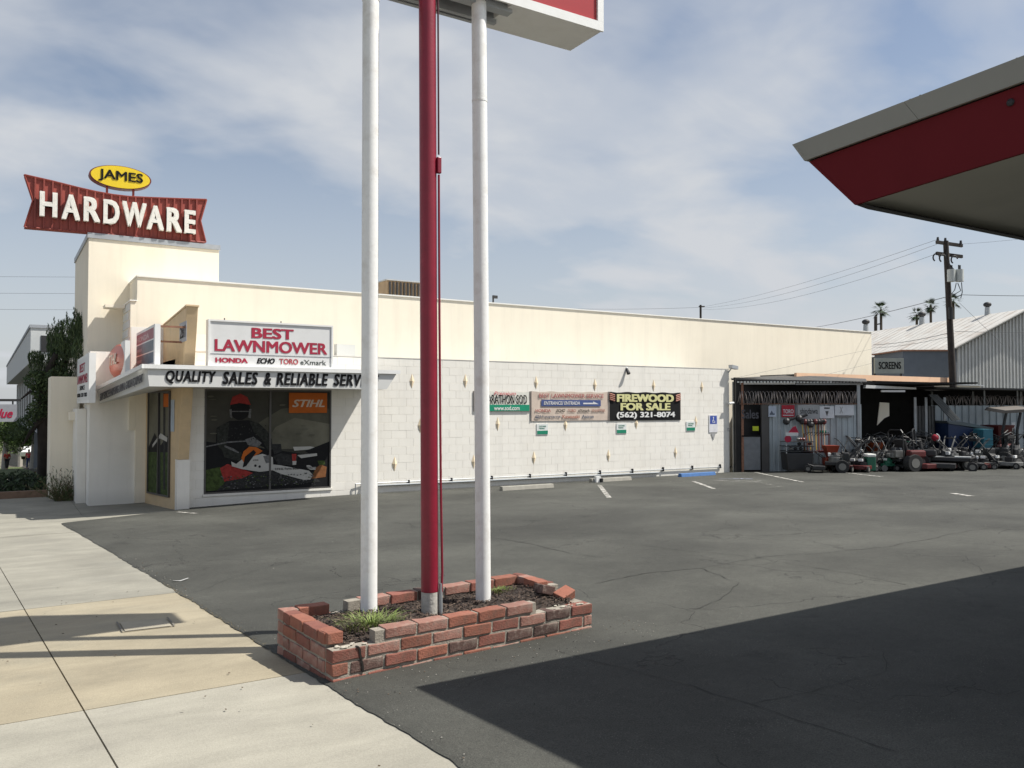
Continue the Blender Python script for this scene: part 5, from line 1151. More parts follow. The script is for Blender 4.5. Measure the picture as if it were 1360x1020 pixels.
def place(kind, px, d, rz, label, sw='red', sc=1.0, dz=0.):
    s_ = pS(px, d); x, y = Wd(s_, d); loc = (x, y, g(x, y) + .014 + dz); grp = {'push': 'push mowers parked by the shed', 'walk': 'walk-behind mowers parked by the shed', 'zero': 'riding mowers parked by the shed', 'chip': 'chippers parked by the shed', 'edge': 'edgers parked by the shed'}[kind]
    p = protos[kind]
    if kind not in used and SW[sw] is None:
        used.add(kind); p.location = loc; p.rotation_euler = (0, 0, RZ + rz); p['label'] = label; p['group'] = grp; p.scale = (sc, sc, sc); return p
    r = dup(p, loc, RZ + rz, label, grp, SW[sw], (sc, sc, sc)); return r
pi = math.pi
Df = 26.0
place('walk', 1106, Df, -.35, 'black walk-behind mower with long handles before the ribbed wall', 'black')
place('push', 1122, Df + .1, .9, 'red push mower with pale wheels at the right end of the ribbed wall', 'red')
place('push', 1135, Df + .2, .7, 'silver push mower beside the first red push mower', 'silver')
place('push', 1145, Df - .1, .8, 'red push mower with grey wheels left of the green bin', 'red')
place('push', 1132, Df + 1.2, .4, 'black push mower in the second row at the end of the ribbed wall', 'black')
place('push', 1150, Df + 1.4, 2.6, 'orange push mower half hidden behind the green bin', 'orange')
place('chip', 1160, Df + 1.5, .3, 'small orange chipper standing behind the push mowers in the dark opening', 'orange', .95)
place('edge', 1166, Df + .4, .5, 'thin silver-handled edger right of the green bin', 'red')
place('edge', 1178, Df + .1, .2, 'green-topped edger lying low before the dark opening', 'green')
place('walk', 1176, Df + 1.2, 1.3, 'tall black walk-behind mower in the dark opening', 'black', 1.05)
place('walk', 1192, Df + .9, -.2, 'silver walk-behind mower left of the wide red riding mower', 'silver')
place('zero', 1212, Df + .2, pi + .25, 'dark red riding mower with wide deck at the middle of the row', 'red')
place('walk', 1205, Df + 1.7, .5, 'red walk-behind mower behind the wide red riding mower', 'red')
place('push', 1226, Df + 1.6, 1.7, 'grey push mower behind the black riding mower', 'pale')
place('zero', 1243, Df + .2, 2.6, 'black riding mower with grey engine in the front row', 'black')
place('walk', 1262, Df + .3, .3, 'red walk-behind mower right of the black riding mower', 'red', .95)
place('push', 1272, Df + 1.3, .9, 'black push mower before the blue trailer', 'black')
place('push', 1256, Df + 1.7, .3, 'red push mower before the left end of the blue trailer', 'red')
place('edge', 1280, Df + .9, -.4, 'orange edger before the blue trailer', 'orange')
place('walk', 1284, Df + .5, pi - .3, 'red walk-behind mower with low wide deck before the teal cabinet', 'red', .9)
place('edge', 1296, Df + 1.3, 2.5, 'yellow-framed edger leaning before the teal cabinet', 'yellow', 1.1)
place('zero', 1314, Df + 1.4, -.6, 'black riding mower before the teal cabinet', 'black')
place('zero', 1340, Df + 2.0, 2.8, 'orange-red riding mower at the far right under the raised frame', 'red')
place('walk', 1330, Df + .9, .2, 'silver walk-behind mower at the far right in the front row', 'silver')
place('push', 1352, Df + 1.1, .9, 'black push mower at the right edge of the row', 'black')
place('push', 1305, Df + .6, 1.0, 'silver push mower in front of the black riding mower at the right', 'silver')
place('chip', 1324, Df + 1.9, .3, 'tall red chipper with square hopper right of the teal cabinet', 'orangered', 1.5)
extra = [('push', 1114, .9, 2.2, 'black', 'black push mower tucked behind the long-handled walk-behind mower'), ('edge', 1127, .6, 1.4, 'red', 'thin edger with upright silver handles between two push mowers'),
 ('push', 1140, .8, .2, 'red', 'red push mower behind the first silver push mower'), ('walk', 1158, 1.0, .9, 'black', 'black walk-behind mower standing behind the green bin'),
 ('push', 1170, .6, 2.9, 'black', 'black push mower turned away right of the green bin'), ('edge', 1186, .5, 1.9, 'black', 'black edger low in front of the silver walk-behind mower'),
 ('walk', 1190, 1.9, 2.2, 'orange', 'orange walk-behind mower deep in the dark opening'), ('push', 1199, .3, .6, 'black', 'black push mower at the left wheel of the wide riding mower'),
 ('walk', 1220, 1.2, 1.1, 'black', 'black walk-behind mower directly behind the wide riding mower'), ('push', 1229, .9, 2.4, 'red', 'red push mower between the two front riding mowers'),
 ('walk', 1238, 1.5, .1, 'silver', 'silver walk-behind mower under the red and white helmet'), ('edge', 1251, .9, .8, 'silver', 'silver edger right of the black riding mower'),
 ('walk', 1268, 1.0, 1.9, 'black', 'black walk-behind mower before the middle of the blue trailer'), ('push', 1289, .2, 2.7, 'black', 'black push mower in front of the low wide deck'),
 ('walk', 1300, .9, .7, 'orange', 'orange walk-behind mower before the foot of the teal cabinet'), ('push', 1318, .7, 1.9, 'red', 'red push mower before the tall red chipper'),
 ('walk', 1346, 1.6, 1.2, 'black', 'black walk-behind mower below the raised frame'), ('push', 1340, .3, 2.2, 'silver', 'silver push mower in the front row near the right edge'), ('walk', 1358, 1.4, .4, 'red', 'red walk-behind mower cut by the right edge of the frame')]
for (kd, px, dd_, rz, sw, lab) in extra: place(kd, px, Df + dd_, rz, lab, sw, random.uniform(.9, 1.1))
rq = random.Random(77)
spots = [(1113, 1127, 'at the right end of the ribbed shed wall'), (1134, 1162, 'around the green bin'), (1165, 1180, 'in the left half of the dark opening'), (1184, 1198, 'in the right half of the dark opening'), (1202, 1230, 'behind the wide red riding mower'),
         (1236, 1255, 'beside the red and white helmet'), (1260, 1278, 'before the left half of the blue trailer'), (1282, 1300, 'before the right half of the blue trailer'), (1304, 1322, 'before the teal cabinet'), (1328, 1356, 'under the raised frame')]
kinds = {'walk': 'walk-behind mower', 'push': 'push mower', 'edge': 'edger'}
for (xa, xb, where) in spots:
    combos = [(k, c, r_) for k in kinds for c in ('black', 'silver', 'red') for r_ in ((1.0, 'mid-row'), (1.9, 'back-row'))]; rq.shuffle(combos); combos = combos[:3]
    for n_, (k, c, (dd_, rn)) in enumerate(combos):
        place(k, xa + (xb - xa) * (n_ + .5) / 3, Df + dd_ + rq.uniform(-.15, .15), rq.uniform(-1.5, 3.2), rn + ' ' + ('grey' if c == 'silver' else c) + ' ' + kinds[k] + ' ' + where, c, rq.uniform(.92, 1.12))
for k_, p in protos.items():
    if k_ not in used:
        for ch_ in list(p.children_recursive): bpy.data.objects.remove(ch_)
        bpy.data.objects.remove(p)
# green bin
x, y = Wd(pS(1154, Df - .1), Df - .1); zg = g(x, y) + .014
gb = thing('green_bin', 'dark green bin with a pale lid between the push mowers', 'bin', (x, y, zg), RZ)
MB().box(-.13, .13, -.15, .15, .04, .46).build('bin_body', M_mg, gb, local=True, bevel=.02); MB().box(-.14, .14, -.16, .16, .463, .56).build('lid', M_grey_w, gb, local=True, bevel=.03); wheel(gb, -.17, 0, .08, .2); wheel(gb, .17, 0, .08, .2)
# black crate of tools, trimmers, rack
x, y = Wd(pS(1050), D0 - .55); zg = g(x, y) + .014
ct = thing('tool_cart', 'black cart heaped with hand tools before the shed wall', 'cart', (x, y, zg), RZ)
MB().prism([(-.38,-.3,.06),(.38,-.3,.06),(.44,-.3,.62),(-.44,-.3,.62)], (0,.6,0)).build('tub', M_mk, ct, local=True, bevel=.03)
for k in range(3): MB().box(-.45, .45, -.31, .31, .66 + k * .15, .68 + k * .15).build('shelf', M_mk, ct, local=True)
for (a_, c_) in ((-.43,-.29),(.43,-.29),(-.43,.29),(.43,.29)): MB().box(a_ - .015, a_ + .015, c_ - .015, c_ + .015, .6, 1.35).build('upright', M_metal, ct, local=True)
rr = random.Random(12)
for k in range(9): xk = rr.uniform(-.36, .36); zk = .70 + .15 * rr.randrange(3); MB().ball((xk, -.2, zk + .05), .07, .06, .05, 8).build('small_engine', rr.choice([M_mk, M_mr, M_ms, M_mk]), ct, local=True)
rb_ = thing('brand_disc', 'red disc with a white bar propped on the black cart', 'sign', TF(pS(1037), D0 - .9, pZ(586)))
LB().prism([(pS(1034), D0 - .9, pZ(574)), (pS(1048), D0 - .9, pZ(574)), (pS(1044), D0 - .9, pZ(565)), (pS(1040), D0 - .9, pZ(566.5))], (0, .02, 0)).build('upper_mark', P_(.36,.03,.06), rb_)
LB().box(pS(1031), pS(1047), D0 - .91, D0 - .885, pZ(577.5), pZ(573.3)).build('white_bar', P_(.62,.62,.62), rb_)
LB().prism([(pS(1034) + .11 * math.cos(t), D0 - .9, pZ(581.5) + .11 * math.sin(t)) for t in [2 * pi * k / 16 for k in range(16)]], (0, .02, 0)).build('lower_disc', P_(.36,.03,.06), rb_)
rk = thing('trimmer_rack', 'red rack on the shed wall holding the string trimmers upright', 'rack', TF(pS(1080), D0 - .4, g(*Wd(pS(1080), D0))))
LB().box(pS(1060), pS(1094), D0 - .5, D0 - .2, pZ(600), pZ(597.5)).build('shelf', M_mr, rk)
for px in (1060.5, 1093): LB().box(pS(px), pS(px) + .03, D0 - .45, D0 - .42, g(*Wd(pS(px), D0 - .4)), pZ(575)).build('upright', M_mr, rk)
LB().box(pS(1088), pS(1094.5), D0 - .45, D0 - .42, pZ(577.5), pZ(576)).build('cross_rail', M_mr, rk)
cols_ = [M_my, M_mo, M_my, mat('pale_shaft', (.60,.42,.28), .6), M_my, M_mo, M_mr, mat('pale_shaft', (0,0,0))]
names = ['leftmost in the rack', 'second from the left in the rack', 'third from the left in the rack', 'fourth from the left in the rack', 'fifth from the left in the rack', 'sixth from the left in the rack', 'seventh from the left in the rack', 'rightmost in the rack']
cn_ = ['yellow', 'orange', 'yellow', 'pale', 'yellow', 'orange', 'red', 'pale']
for k in range(8):
    px = 1063 + k * 3.7; tm = thing('string_trimmer', cn_[k] + ' shafted string trimmer, ' + names[k], 'trimmer', TF(pS(px), D0 - .38, pZ(597)), group='string trimmers in the red rack')
    LB().tube([(pS(px), D0 - .38, pZ(597)), (pS(px + (2 if k > 3 else -1)), D0 - .2, pZ(563))], .016, 6).build('shaft', cols_[k], tm); LB().ball((pS(px + (2 if k > 3 else -1)), D0 - .2, pZ(560)), .09, .08, .10, 8).build('motor', [M_mk, M_mr, M_mk][k % 3], tm); LB().tube([(pS(px), D0 - .38, pZ(575)), (pS(px) + .1, D0 - .5, pZ(573)), (pS(px) + .02, D0 - .4, pZ(578))], .01, 5).build('grip', M_mk, tm)
for k, (px, py, L_) in enumerate(((1046, 556, 9), (1062, 552, 8), (1080, 560, 14))):
    hb = thing('hanging_blower', ['black leaf blower hung above the cart at left', 'black leaf blower hung above the cart at right', 'long black blower tube slanting above the trimmers'][k], 'leaf blower', TF(pS(px), D0 - .2, pZ(py)), group='tools hung on the shed wall')
    LB().tube([(pS(px - L_ * .5), D0 - .2, pZ(py + 2.5)), (pS(px + L_ * .8), D0 - .25, pZ(py - 1.5))], .045, 8).build('tube', M_mk, hb); LB().ball((pS(px - L_ * .5), D0 - .2, pZ(py + 3.5)), .12, .1, .12, 8).build('motor', M_mk, hb)
place_r = Wd(pS(1092), D0 - .65)
rc = dup([o for o in COL.objects if o.name.startswith('chipper') and o.type == 'EMPTY'][0], (place_r[0], place_r[1], g(*place_r) + .014), RZ, 'orange-red machine with hopper below the trimmer rack', 'chippers parked by the shed', {M_mo: mat('machine_orangered', (.24,.035,.014), .4)}, (.9, .9, .9))
# raised frame at far right, bits
rfz = thing('raised_frame', 'flat grey frame on two dark struts above the mowers at the far right', 'frame', TF(pS(1345, 27.2), 27.2, g(*Wd(pS(1345, 27.2), 27.2))))
LB().prism([(pS(1330, 27.2), 27.1, pZ(549, 27.2)), (pS(1370, 27.2), 27.1, pZ(547, 27.2)), (pS(1372, 27.2), 27.1, pZ(542.5, 27.2)), (pS(1333, 27.2), 27.1, pZ(545, 27.2))], (0, 1.1, .1)).build('top_sheet', mat('frame_dark', (.13,.115,.10), .8), rfz)
for a_, c_ in ((1336, 1331), (1355, 1350)): LB().tube([(pS(a_, 27.2), 27.2, pZ(548, 27.2)), (pS(c_, 27.2), 27.2, pZ(572, 27.2)), (pS(c_, 27.2), 27.2, g1)], .05, 6).build('strut', M_mk, rfz)
for px, py in ((1257, 566), (1345, 565)):
    tag(LB().box(pS(px - 2.3, 28.7), pS(px + 3, 28.7), 28.7, 28.72, pZ(py + 5, 28.7), pZ(py - 4, 28.7)).build('white_notice', P_(.66,.68,.68)), 'small white notice on the fence ' + ('left of the blue trailer' if px < 1300 else 'behind the raised frame'), 'notice')
# bright round object seen above the mowers
bl_ = thing('helmet', 'red and white helmet resting on top of the mowers in the middle', 'helmet', TF(pS(1241, Df + .3), Df + .3, pZ(585)))
LB().ball((pS(1241, Df + .3), Df + .3, pZ(580)), .10, .12, .11, 12).build('shell', P_(.26,.02,.035), bl_, smooth=True); LB().tube([(pS(1241, Df + .3) + .115 * math.cos(t), Df + .25, pZ(580) + .12 * math.sin(t)) for t in [-1.2 + 2.6 * k / 8 for k in range(9)]], .02, 6).build('white_rim', M_steel_w, bl_)

# ---------------------------------------------------------------- metal building behind
def BW(w, t, z_): return TF(24.2 + w - .18 * t, 45 + .18 * w + t, z_)
mbld = thing('metal_warehouse', 'gabled corrugated metal warehouse with whitened rusty roof behind the sheds', 'building', BW(0, 0, -.6))
ez, rz2, wr, tl_ = 4.82, 6.98, 4.35, 34
gw = MB(BW); gw.add([(0,0,-1),(2*wr,0,-1),(2*wr,0,ez),(wr,0,rz2),(0,0,ez)], [(0,1,2,3,4)]); gw.build('gable_wall', mat('warehouse_steel', (.50,.50,.48), .55, var=.12, scale=1, stain=(.36,.33,.29), sscale=.8, samt=.3), mbld)
rbm = MB(BW); w = .05
while w < 2 * wr:
    zt_ = ez + (rz2 - ez) * (w / wr if w < wr else 2 - w / wr) - .05; rbm.box(w, w + .07, -.07, -.005, -1, zt_); w += .21
rbm.build('wall_rib', mat('warehouse_steel_rib', (.60,.60,.57), .5), mbld, kind='stuff')
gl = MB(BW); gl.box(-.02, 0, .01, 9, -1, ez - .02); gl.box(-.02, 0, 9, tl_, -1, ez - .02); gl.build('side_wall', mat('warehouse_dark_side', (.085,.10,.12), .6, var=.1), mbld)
M_wr = mat('whitened_roof', (.56,.54,.50), .7, var=.10, scale=1.2, bump=.3, bscale=5, stain=(.36,.26,.19), sscale=.9, samt=.6)
rfm = MB(BW); rfm.add([(-.35,-.3,ez-.17),(wr,-.3,rz2),(wr,tl_,rz2),(-.35,tl_,ez-.17)], [(0,1,2,3)]); rfm.add([(2*wr+.35,-.3,ez-.17),(wr,-.3,rz2),(wr,tl_,rz2),(2*wr+.35,tl_,ez-.17)], [(3,2,1,0)]); rfo = rfm.build('roof', M_wr, mbld)
sm = MB(BW); t = 0
while t < tl_: sm.box(0, 1, 0, 1, 0, 0) if False else sm.add([(-.35, t, ez-.165), (wr, t, rz2+.005), (wr, t, rz2+.018), (-.35, t, ez-.152), (-.35, t+.05, ez-.165), (wr, t+.05, rz2+.005), (wr, t+.05, rz2+.018), (-.35, t+.05, ez-.152)], [(0,1,2,3),(7,6,5,4),(3,2,6,7),(0,3,7,4)]); t += .65
sm.build('roof_rib', M_wr, rfo, kind='stuff')
bg_ = MB(BW); bg_.tube([(-.35,-.32,ez-.15),(wr,-.32,rz2+.02),(2*wr+.3,-.32,ez-.15)], .05, 5); bg_.build('barge_board', mat('barge_dark', (.10,.10,.09), .7), mbld)
for (a_, c_, e_, h_) in ((4.6, 5.2, 1.0, 1.5), (6.4, 7.0, .9, 1.4)): MB(BW).box(a_, c_, -.12, -.08, e_, h_).build('louvre_panel', P_(.28,.27,.25), mbld)
for px, py, lab in ((1150, 440, 'leftmost'), (1224.5, 430, 'middle'), (1311.5, 417, 'rightmost')):
    # turbine vents sit along the slope below the ridge
    r0 = ray(px, py); best = None
    for k in range(400):
        d = 40 + k * .1; tt = d / (r0[0] * FW[0] + r0[1] * FW[1]); p = Vector((r0[0] * tt, r0[1] * tt, EYE + r0[2] * tt)); s_ = d * (px - 680) / FPX
        w_ = ((s_ - 24.2) + .18 * (d - 45)) / (1 + .0324); t_2 = d - 45 - .18 * w_; zr = ez + (rz2 - ez) * w_ / wr
        e_ = abs(zr - p.z)
        if 0 <= w_ <= wr and (best is None or e_ < best[0]): best = (e_, p, d)
    p = best[1]; sc2 = best[2] / FPX; tv = thing('roof_turbine', 'round dark topped roof turbine, ' + lab + ' of the three on the warehouse', 'vent', p, group='turbines on the warehouse roof')
    MB().cyl(p + Vector((0,0,-.15)), p + Vector((0,0,9 * sc2)), 3.6 * sc2, 3.0 * sc2, n=12).build('stack', M_metal, tv, smooth=True); MB().ball((p.x, p.y, p.z + 12.5 * sc2), 5 * sc2, 5 * sc2, 3.6 * sc2, 12).build('turbine_head', M_dark, tv, smooth=True)
ss = thing('screens_sign', 'grey board lettered in black on the dark side of the warehouse', 'sign', onD(1182, 495, 33))
Ds = 33
LB().box(pS(1162.5, Ds), pS(1201, Ds), Ds, Ds + .1, pZ(496, Ds), pZ(475.5, Ds)).build('board', P_(.36,.38,.34), ss)
text(ss, 'lettering', 'SCREENS', TF(pS(1167.5, Ds), Ds - .002, pZ(490, Ds)), (RT[0], RT[1], 0), pS(1197, Ds) - pS(1167.5, Ds), pZ(480.5, Ds) - pZ(490, Ds), M_black, bold=.02, ext=.01)
sgp = MB(TF)
for px in (1164, 1199): LB().box(pS(px, Ds) - .03, pS(px, Ds) + .03, Ds + .11, Ds + .17, -.6, pZ(476, Ds)).build('post', M_dark, ss)
db = thing('low_annex', 'dark grey flat annex under the warehouse eave', 'building', onD(1230, 500, 38))
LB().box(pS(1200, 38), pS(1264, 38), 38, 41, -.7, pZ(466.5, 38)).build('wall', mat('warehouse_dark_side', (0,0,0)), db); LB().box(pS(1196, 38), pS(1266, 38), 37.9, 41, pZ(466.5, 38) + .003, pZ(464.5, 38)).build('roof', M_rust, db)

# ---------------------------------------------------------------- utility pole, wires, palms
Dp = 33
up_ = thing('utility_pole', 'dark wooden utility pole with crossarms and pale transformers', 'pole', TF(pS(1269, Dp), Dp, -.6))
pb_, ptp = Vector(TF(pS(1269.5, Dp), Dp, -.6)), Vector(TF(pS(1259, Dp), Dp, pZ(319, Dp)))
MB().cyl(pb_, ptp, .15, .10, n=12).build('shaft', M_wood, up_, smooth=True)
def bar(px0, py0, px1, py1, d, r_, m, par, name, n=6): return MB().tube([onD(px0, py0, d), onD(px1, py1, d)], r_, n).build(name, m, par)
for (y0, y1) in ((321, 326), (336, 340.5)):
    a_, c_ = onD(1244.5, y0, Dp - .15), onD(1279, y1, Dp + .15); LBv = Vector((0, 0, .06)); MB().prism([a_ - LBv, c_ - LBv, c_ + LBv, a_ + LBv], (FW[0] * .12, FW[1] * .12, 0)).build('crossarm', M_wood, up_)
for px, py in ((1245.5, 318), (1255.5, 319), (1276, 322.5), ): MB().cyl(onD(px, py + 3, Dp), onD(px, py - 3, Dp), .06, .04, n=8).build('insulator', M_dark, up_)
for px, py in ((1243.5, 342), (1252, 343), (1267.5, 345)):
    c_ = onD(px, py, Dp - .1); MB().tube([c_ + Vector((RT[0], RT[1], 0)) * (.13 * math.cos(t)) + Vector((0, 0, .16 * math.sin(t))) for t in [.2 + k * .5 for k in range(9)]], .03, 5).build('fused_cutout', M_dark, up_)
for px in (1263.5, 1274.5):
    c_ = onD(px, 374, Dp - .25); MB().cyl(c_, c_ + Vector((0, 0, 16 * Dp / FPX)), 5 * Dp / FPX, n=16).build('transformer', mat('transformer_grey', (.50,.52,.50), .5), up_, smooth=True)
    for k in (-1, 1): c2 = c_ + Vector((k * .05, 0, 16 * Dp / FPX)); MB().cyl(c2, c2 + Vector((0, 0, .18)), .025, n=6).build('bushing', M_dark, up_)
for pts in ([(1270, 376), (1268, 385), (1264, 390), (1270, 394), (1277, 392)], [(1277, 375), (1278, 388), (1276, 396)], [(1272, 376), (1276, 386), (1266, 392)], [(1259, 330), (1256, 342), (1262, 352), (1267, 358)]): MB().tube([onD(a_, c_, Dp - .3) for a_, c_ in pts], .018, 4).build('jumper_cable', M_dark, up_)
MB().box(0, 0, 0, 0, 0, 0) ; bar(1262.5, 408, 1263, 424, Dp - .2, .09, M_dark, up_, 'meter_box', 8)
def wire(pts, label, r_=.012, sag=.0, name='overhead_wire', grp='overhead wires'):
    (x0, y0, d0), (x1, y1, d1) = pts; a_, c_ = onD(x0, y0, d0), onD(x1, y1, d1); P_l = []
    r_ *= .62
    for k in range(17): t = k / 16; p = a_.lerp(c_, t); p.z -= sag * 4 * t * (1 - t); P_l.append(p)
    return tag(MB().tube(P_l, r_, 4).build(name, mat('wire_grey', (.12,.12,.125), .7)), label, 'wire', grp)
wire([(1245, 318, Dp), (935, 407, 70)], 'upper thin wire running left from the utility pole top', .011, .3)
wire([(1256, 320, Dp), (935, 409, 70)], 'second thin wire running left from the utility pole top', .011, .5)
wire([(1244, 337, Dp), (933, 411, 70)], 'third thin wire running left from the lower crossarm', .011, .6)
wire([(1258, 394, Dp), (1075, 436, 60)], 'thick cable running left from the middle of the utility pole', .022, .1)
wire([(1265, 441, Dp), (1160, 458, 46)], 'upper low cable between pole and warehouse eave', .02, .1); wire([(1265, 446, Dp), (1160, 462, 46)], 'lower low cable between pole and warehouse eave', .014, .1)
wire([(1276, 391.5, Dp), (1500, 391, 30)], 'thick cable running right from the utility pole', .02, .05); wire([(1268, 440, Dp), (1460, 441, 38)], 'cable running right across the warehouse gable', .016, .05)
wire([(1274, 402, Dp), (1332, 458, 36)], 'slanting drop wire from pole to warehouse gable', .01); wire([(1279, 324, Dp), (1500, 296, 30)], 'faint wire running right from the pole top', .008, .1)
wire([(1160, 463, 33), (962, 505, 27)], 'drop wire slanting down across the cream wall', .007); wire([(1160, 482, 33), (1095, 498, 28)], 'second drop wire low across the cream wall', .007)
wire([(935, 408, 70), (655, 405, 90)], 'faint distant wire above the cream parapet', .02, .3)
for yy, lab in ((367.5, 'upper'), (389.5, 'middle'), (411, 'lower')): wire([(-60, yy - .3, 60), (112, yy + .5, 60)], lab + ' of three thin wires in the sky left of the tower', .017)
dp = thing('distant_pole', 'short distant utility pole above the cream parapet', 'pole', onD(930, 440, 70)); MB().cyl(onD(931, 560, 70), onD(930.5, 405, 70), .09, n=8).build('shaft', M_wood, dp); MB().tube([onD(928, 407, 70), onD(936, 407, 70)], .05, 5).build('crossarm', M_wood, dp)
dp = thing('distant_pole', 'short twin dark posts beside the leftmost palm', 'pole', onD(1163, 480, 75)); MB().cyl(onD(1163, 560, 75), onD(1163, 420.5, 75), .14, n=8).build('post', M_wood, dp); MB().cyl(onD(1169.5, 560, 75), onD(1169.5, 424, 75), .06, n=8).build('post', M_wood, dp); MB().tube([onD(1163, 431, 75), onD(1169, 430, 75)], .06, 5).build('cross_rail', M_wood, dp)
def palm(px, py, d, R_, label, seed):
    rr = random.Random(seed); c = onD(px, py, d); t = thing('palm_tree', label, 'palm tree', (c.x, c.y, -.6), group='fan palms behind the warehouse')
    MB().tube([(c.x + .1, c.y, -.6), (c.x, c.y, c.z * .5), (c.x, c.y, c.z)], [.2, .15, .17], 8).build('trunk', mat('palm_trunk', (.10,.08,.06), .9), t)
    b = MB()
    for i in range(46):
        a_ = rr.uniform(0, 2 * pi); el = rr.uniform(-.9, 1.3); L_ = R_ * rr.uniform(.75, 1.05); dr = Vector((math.cos(a_) * math.cos(el), math.sin(a_) * math.cos(el), math.sin(el))); sd_ = dr.cross(Vector((0, 0, 1))).normalized()
        for k in range(9):
            f_ = (k - 4) / 4; d2 = (dr + sd_ * f_ * .85).normalized(); tip = c + dr * L_ * .45 + d2 * L_ * .55 * (1 - abs(f_) * .25) + Vector((0, 0, -.12 * L_)); q_ = sd_ * .035 * L_
            b.add([c + dr * L_ * .42 - q_, c + dr * L_ * .42 + q_, tip], [(0, 1, 2)], rr.randrange(2))
        b.add([c - sd_ * .02, c + sd_ * .02, c + dr * L_ * .45], [(0, 1, 2)])
    for i in range(26):
        a_ = rr.uniform(0, 2 * pi); p = c + Vector((math.cos(a_) * .3, math.sin(a_) * .3, -.1)); b.add([p, p + Vector((.15, .1, 0)), p + Vector((math.cos(a_) * .35, math.sin(a_) * .35, -rr.uniform(.8, 1.5)))], [(0, 1, 2)], 2)
    b.build('crown', [mat('palm_green', (.04,.075,.025), .7, var=.3), mat('palm_green_dark', (.025,.045,.018), .7), mat('palm_dry', (.16,.11,.06), .9)], t)
palm(1170, 411, 110, 1.6, 'fan palm standing furthest left above the warehouse roof', 1); palm(1217.5, 418, 115, 1.5, 'lower fan palm beside the middle roof turbine', 2); palm(1236, 406, 112, 1.5, 'fan palm just left of the utility pole', 3); palm(1266, 400, 112, 1.5, 'fan palm hidden behind the utility pole', 4)

# ---------------------------------------------------------------- far left: office block, tree, hedge, street sign, people
def leafy(b, c, rx, ry, rz_, n, s_, rr, nm=2, up=0.):
    for i in range(n):
        while True:
            q_ = Vector((rr.uniform(-1, 1), rr.uniform(-1, 1), rr.uniform(-1, 1)))
            if .15 < q_.length < 1: break
        q_ = q_ * (.6 + .4 / max(q_.length, .5)) if rr.random() < .5 else q_
        p = Vector(c) + Vector((q_.x * rx, q_.y * ry, q_.z * rz_)); a_ = Vector((rr.uniform(-1, 1), rr.uniform(-1, 1), rr.uniform(-1, 1) + up * 3)).normalized(); d_ = a_.orthogonal().normalized(); e = a_.cross(d_); th = rr.uniform(0, pi); d_ = d_ * math.cos(th) + e * math.sin(th)
        L_ = s_ * rr.uniform(.6, 1.4); w = L_ * (.3 if not up else .16); b.add([p - a_ * L_, p + d_ * w, p + a_ * L_, p - d_ * w], [(0, 1, 2, 3)], rr.randrange(nm))
ob = thing('office_building', 'white fasciad two storey office block with dark windows at the far left', 'building', TF(-22.7, 39, -1.6))
n0, n1 = Vector(TF((39.5 - 680) / FPX * 39, 39, 0)), Vector(TF((8.4 - 680) / FPX * 78, 78, 0)); f0 = n0 + Vector((9, 0, 0)); f1 = n1 + Vector((9, 0, 0)); zt_ = EYE + 105 / FPX * 39; zbf = EYE + 59 / FPX * 39
M_ofw = mat('office_white', (.50,.52,.52), .7, var=.05); M_ofg = mat('office_grey', (.30,.32,.35), .7)
def v3(p, z_): return Vector((p.x, p.y, z_))
MB().add([v3(n0, zbf), v3(f0, zbf), v3(f1, zbf), v3(n1, zbf), v3(n0, zt_), v3(f0, zt_), v3(f1, zt_), v3(n1, zt_)], [(0,3,2,1),(4,5,6,7),(0,1,5,4),(1,2,6,5),(2,3,7,6),(3,0,4,7)]).build('upper_fascia', M_ofw, ob)
dr_ = (n1 - n0).normalized(); i0 = n0 + dr_ * 2 + Vector((.9, 0, 0)); i1 = n1 + Vector((.9, 0, 0)); zl = .28
MB().add([v3(i0, zl), v3(f0 + dr_ * 2, zl), v3(f1, zl), v3(i1, zl), v3(i0, zbf - .02), v3(f0 + dr_ * 2, zbf - .02), v3(f1, zbf - .02), v3(i1, zbf - .02)], [(0,3,2,1),(4,5,6,7),(0,1,5,4),(1,2,6,5),(2,3,7,6),(3,0,4,7)]).build('glass_wall', mat('office_glass', (.022,.026,.03), .5, spec=.15), ob)
Lh = (i1 - i0).length
for k in range(12):
    p = i0 + dr_ * (Lh * k / 11.); qf = p + dr_ * 1.2; MB().prism([v3(p, zl), v3(qf, zl), v3(qf, zbf - .03), v3(p, zbf - .03)], (-.04, 0, 0)).build('window_fin', M_ofw, ob)
MB().prism([v3(i0, .27), v3(i1, .27), v3(i1, .02), v3(i0, .02)], (-.06, 0, 0)).build('spandrel', M_ofg, ob)
for k in (1, 5, 9): p = i0 + dr_ * (Lh * k / 11.) + Vector((1.2, 0, 0)); MB().box(p.x - .15, p.x + .15, p.y - .15, p.y + .15, -4, .279).build('column', M_ofg, ob)
MB().box(n0.x + .42, n0.x + 1.8, n0.y - .03, n0.y - .004, zbf + .5, zt_ - .35).build('dark_opening', M_dark, ob)
MB().add([v3(n0, zt_ + .003) + Vector((-.05, -.05, 0)), v3(f0, zt_ + .003) + Vector((.05, -.05, 0)), v3(f1, zt_ + .003), v3(n1, zt_ + .003) + Vector((-.05, 0, 0)), v3(n0, zt_ + .15) + Vector((-.05, -.05, 0)), v3(f0, zt_ + .15) + Vector((.05, -.05, 0)), v3(f1, zt_ + .15), v3(n1, zt_ + .15) + Vector((-.05, 0, 0))], [(0,3,2,1),(4,5,6,7),(0,1,5,4),(1,2,6,5),(2,3,7,6),(3,0,4,7)]).build('roof_edge', M_ofg, ob)
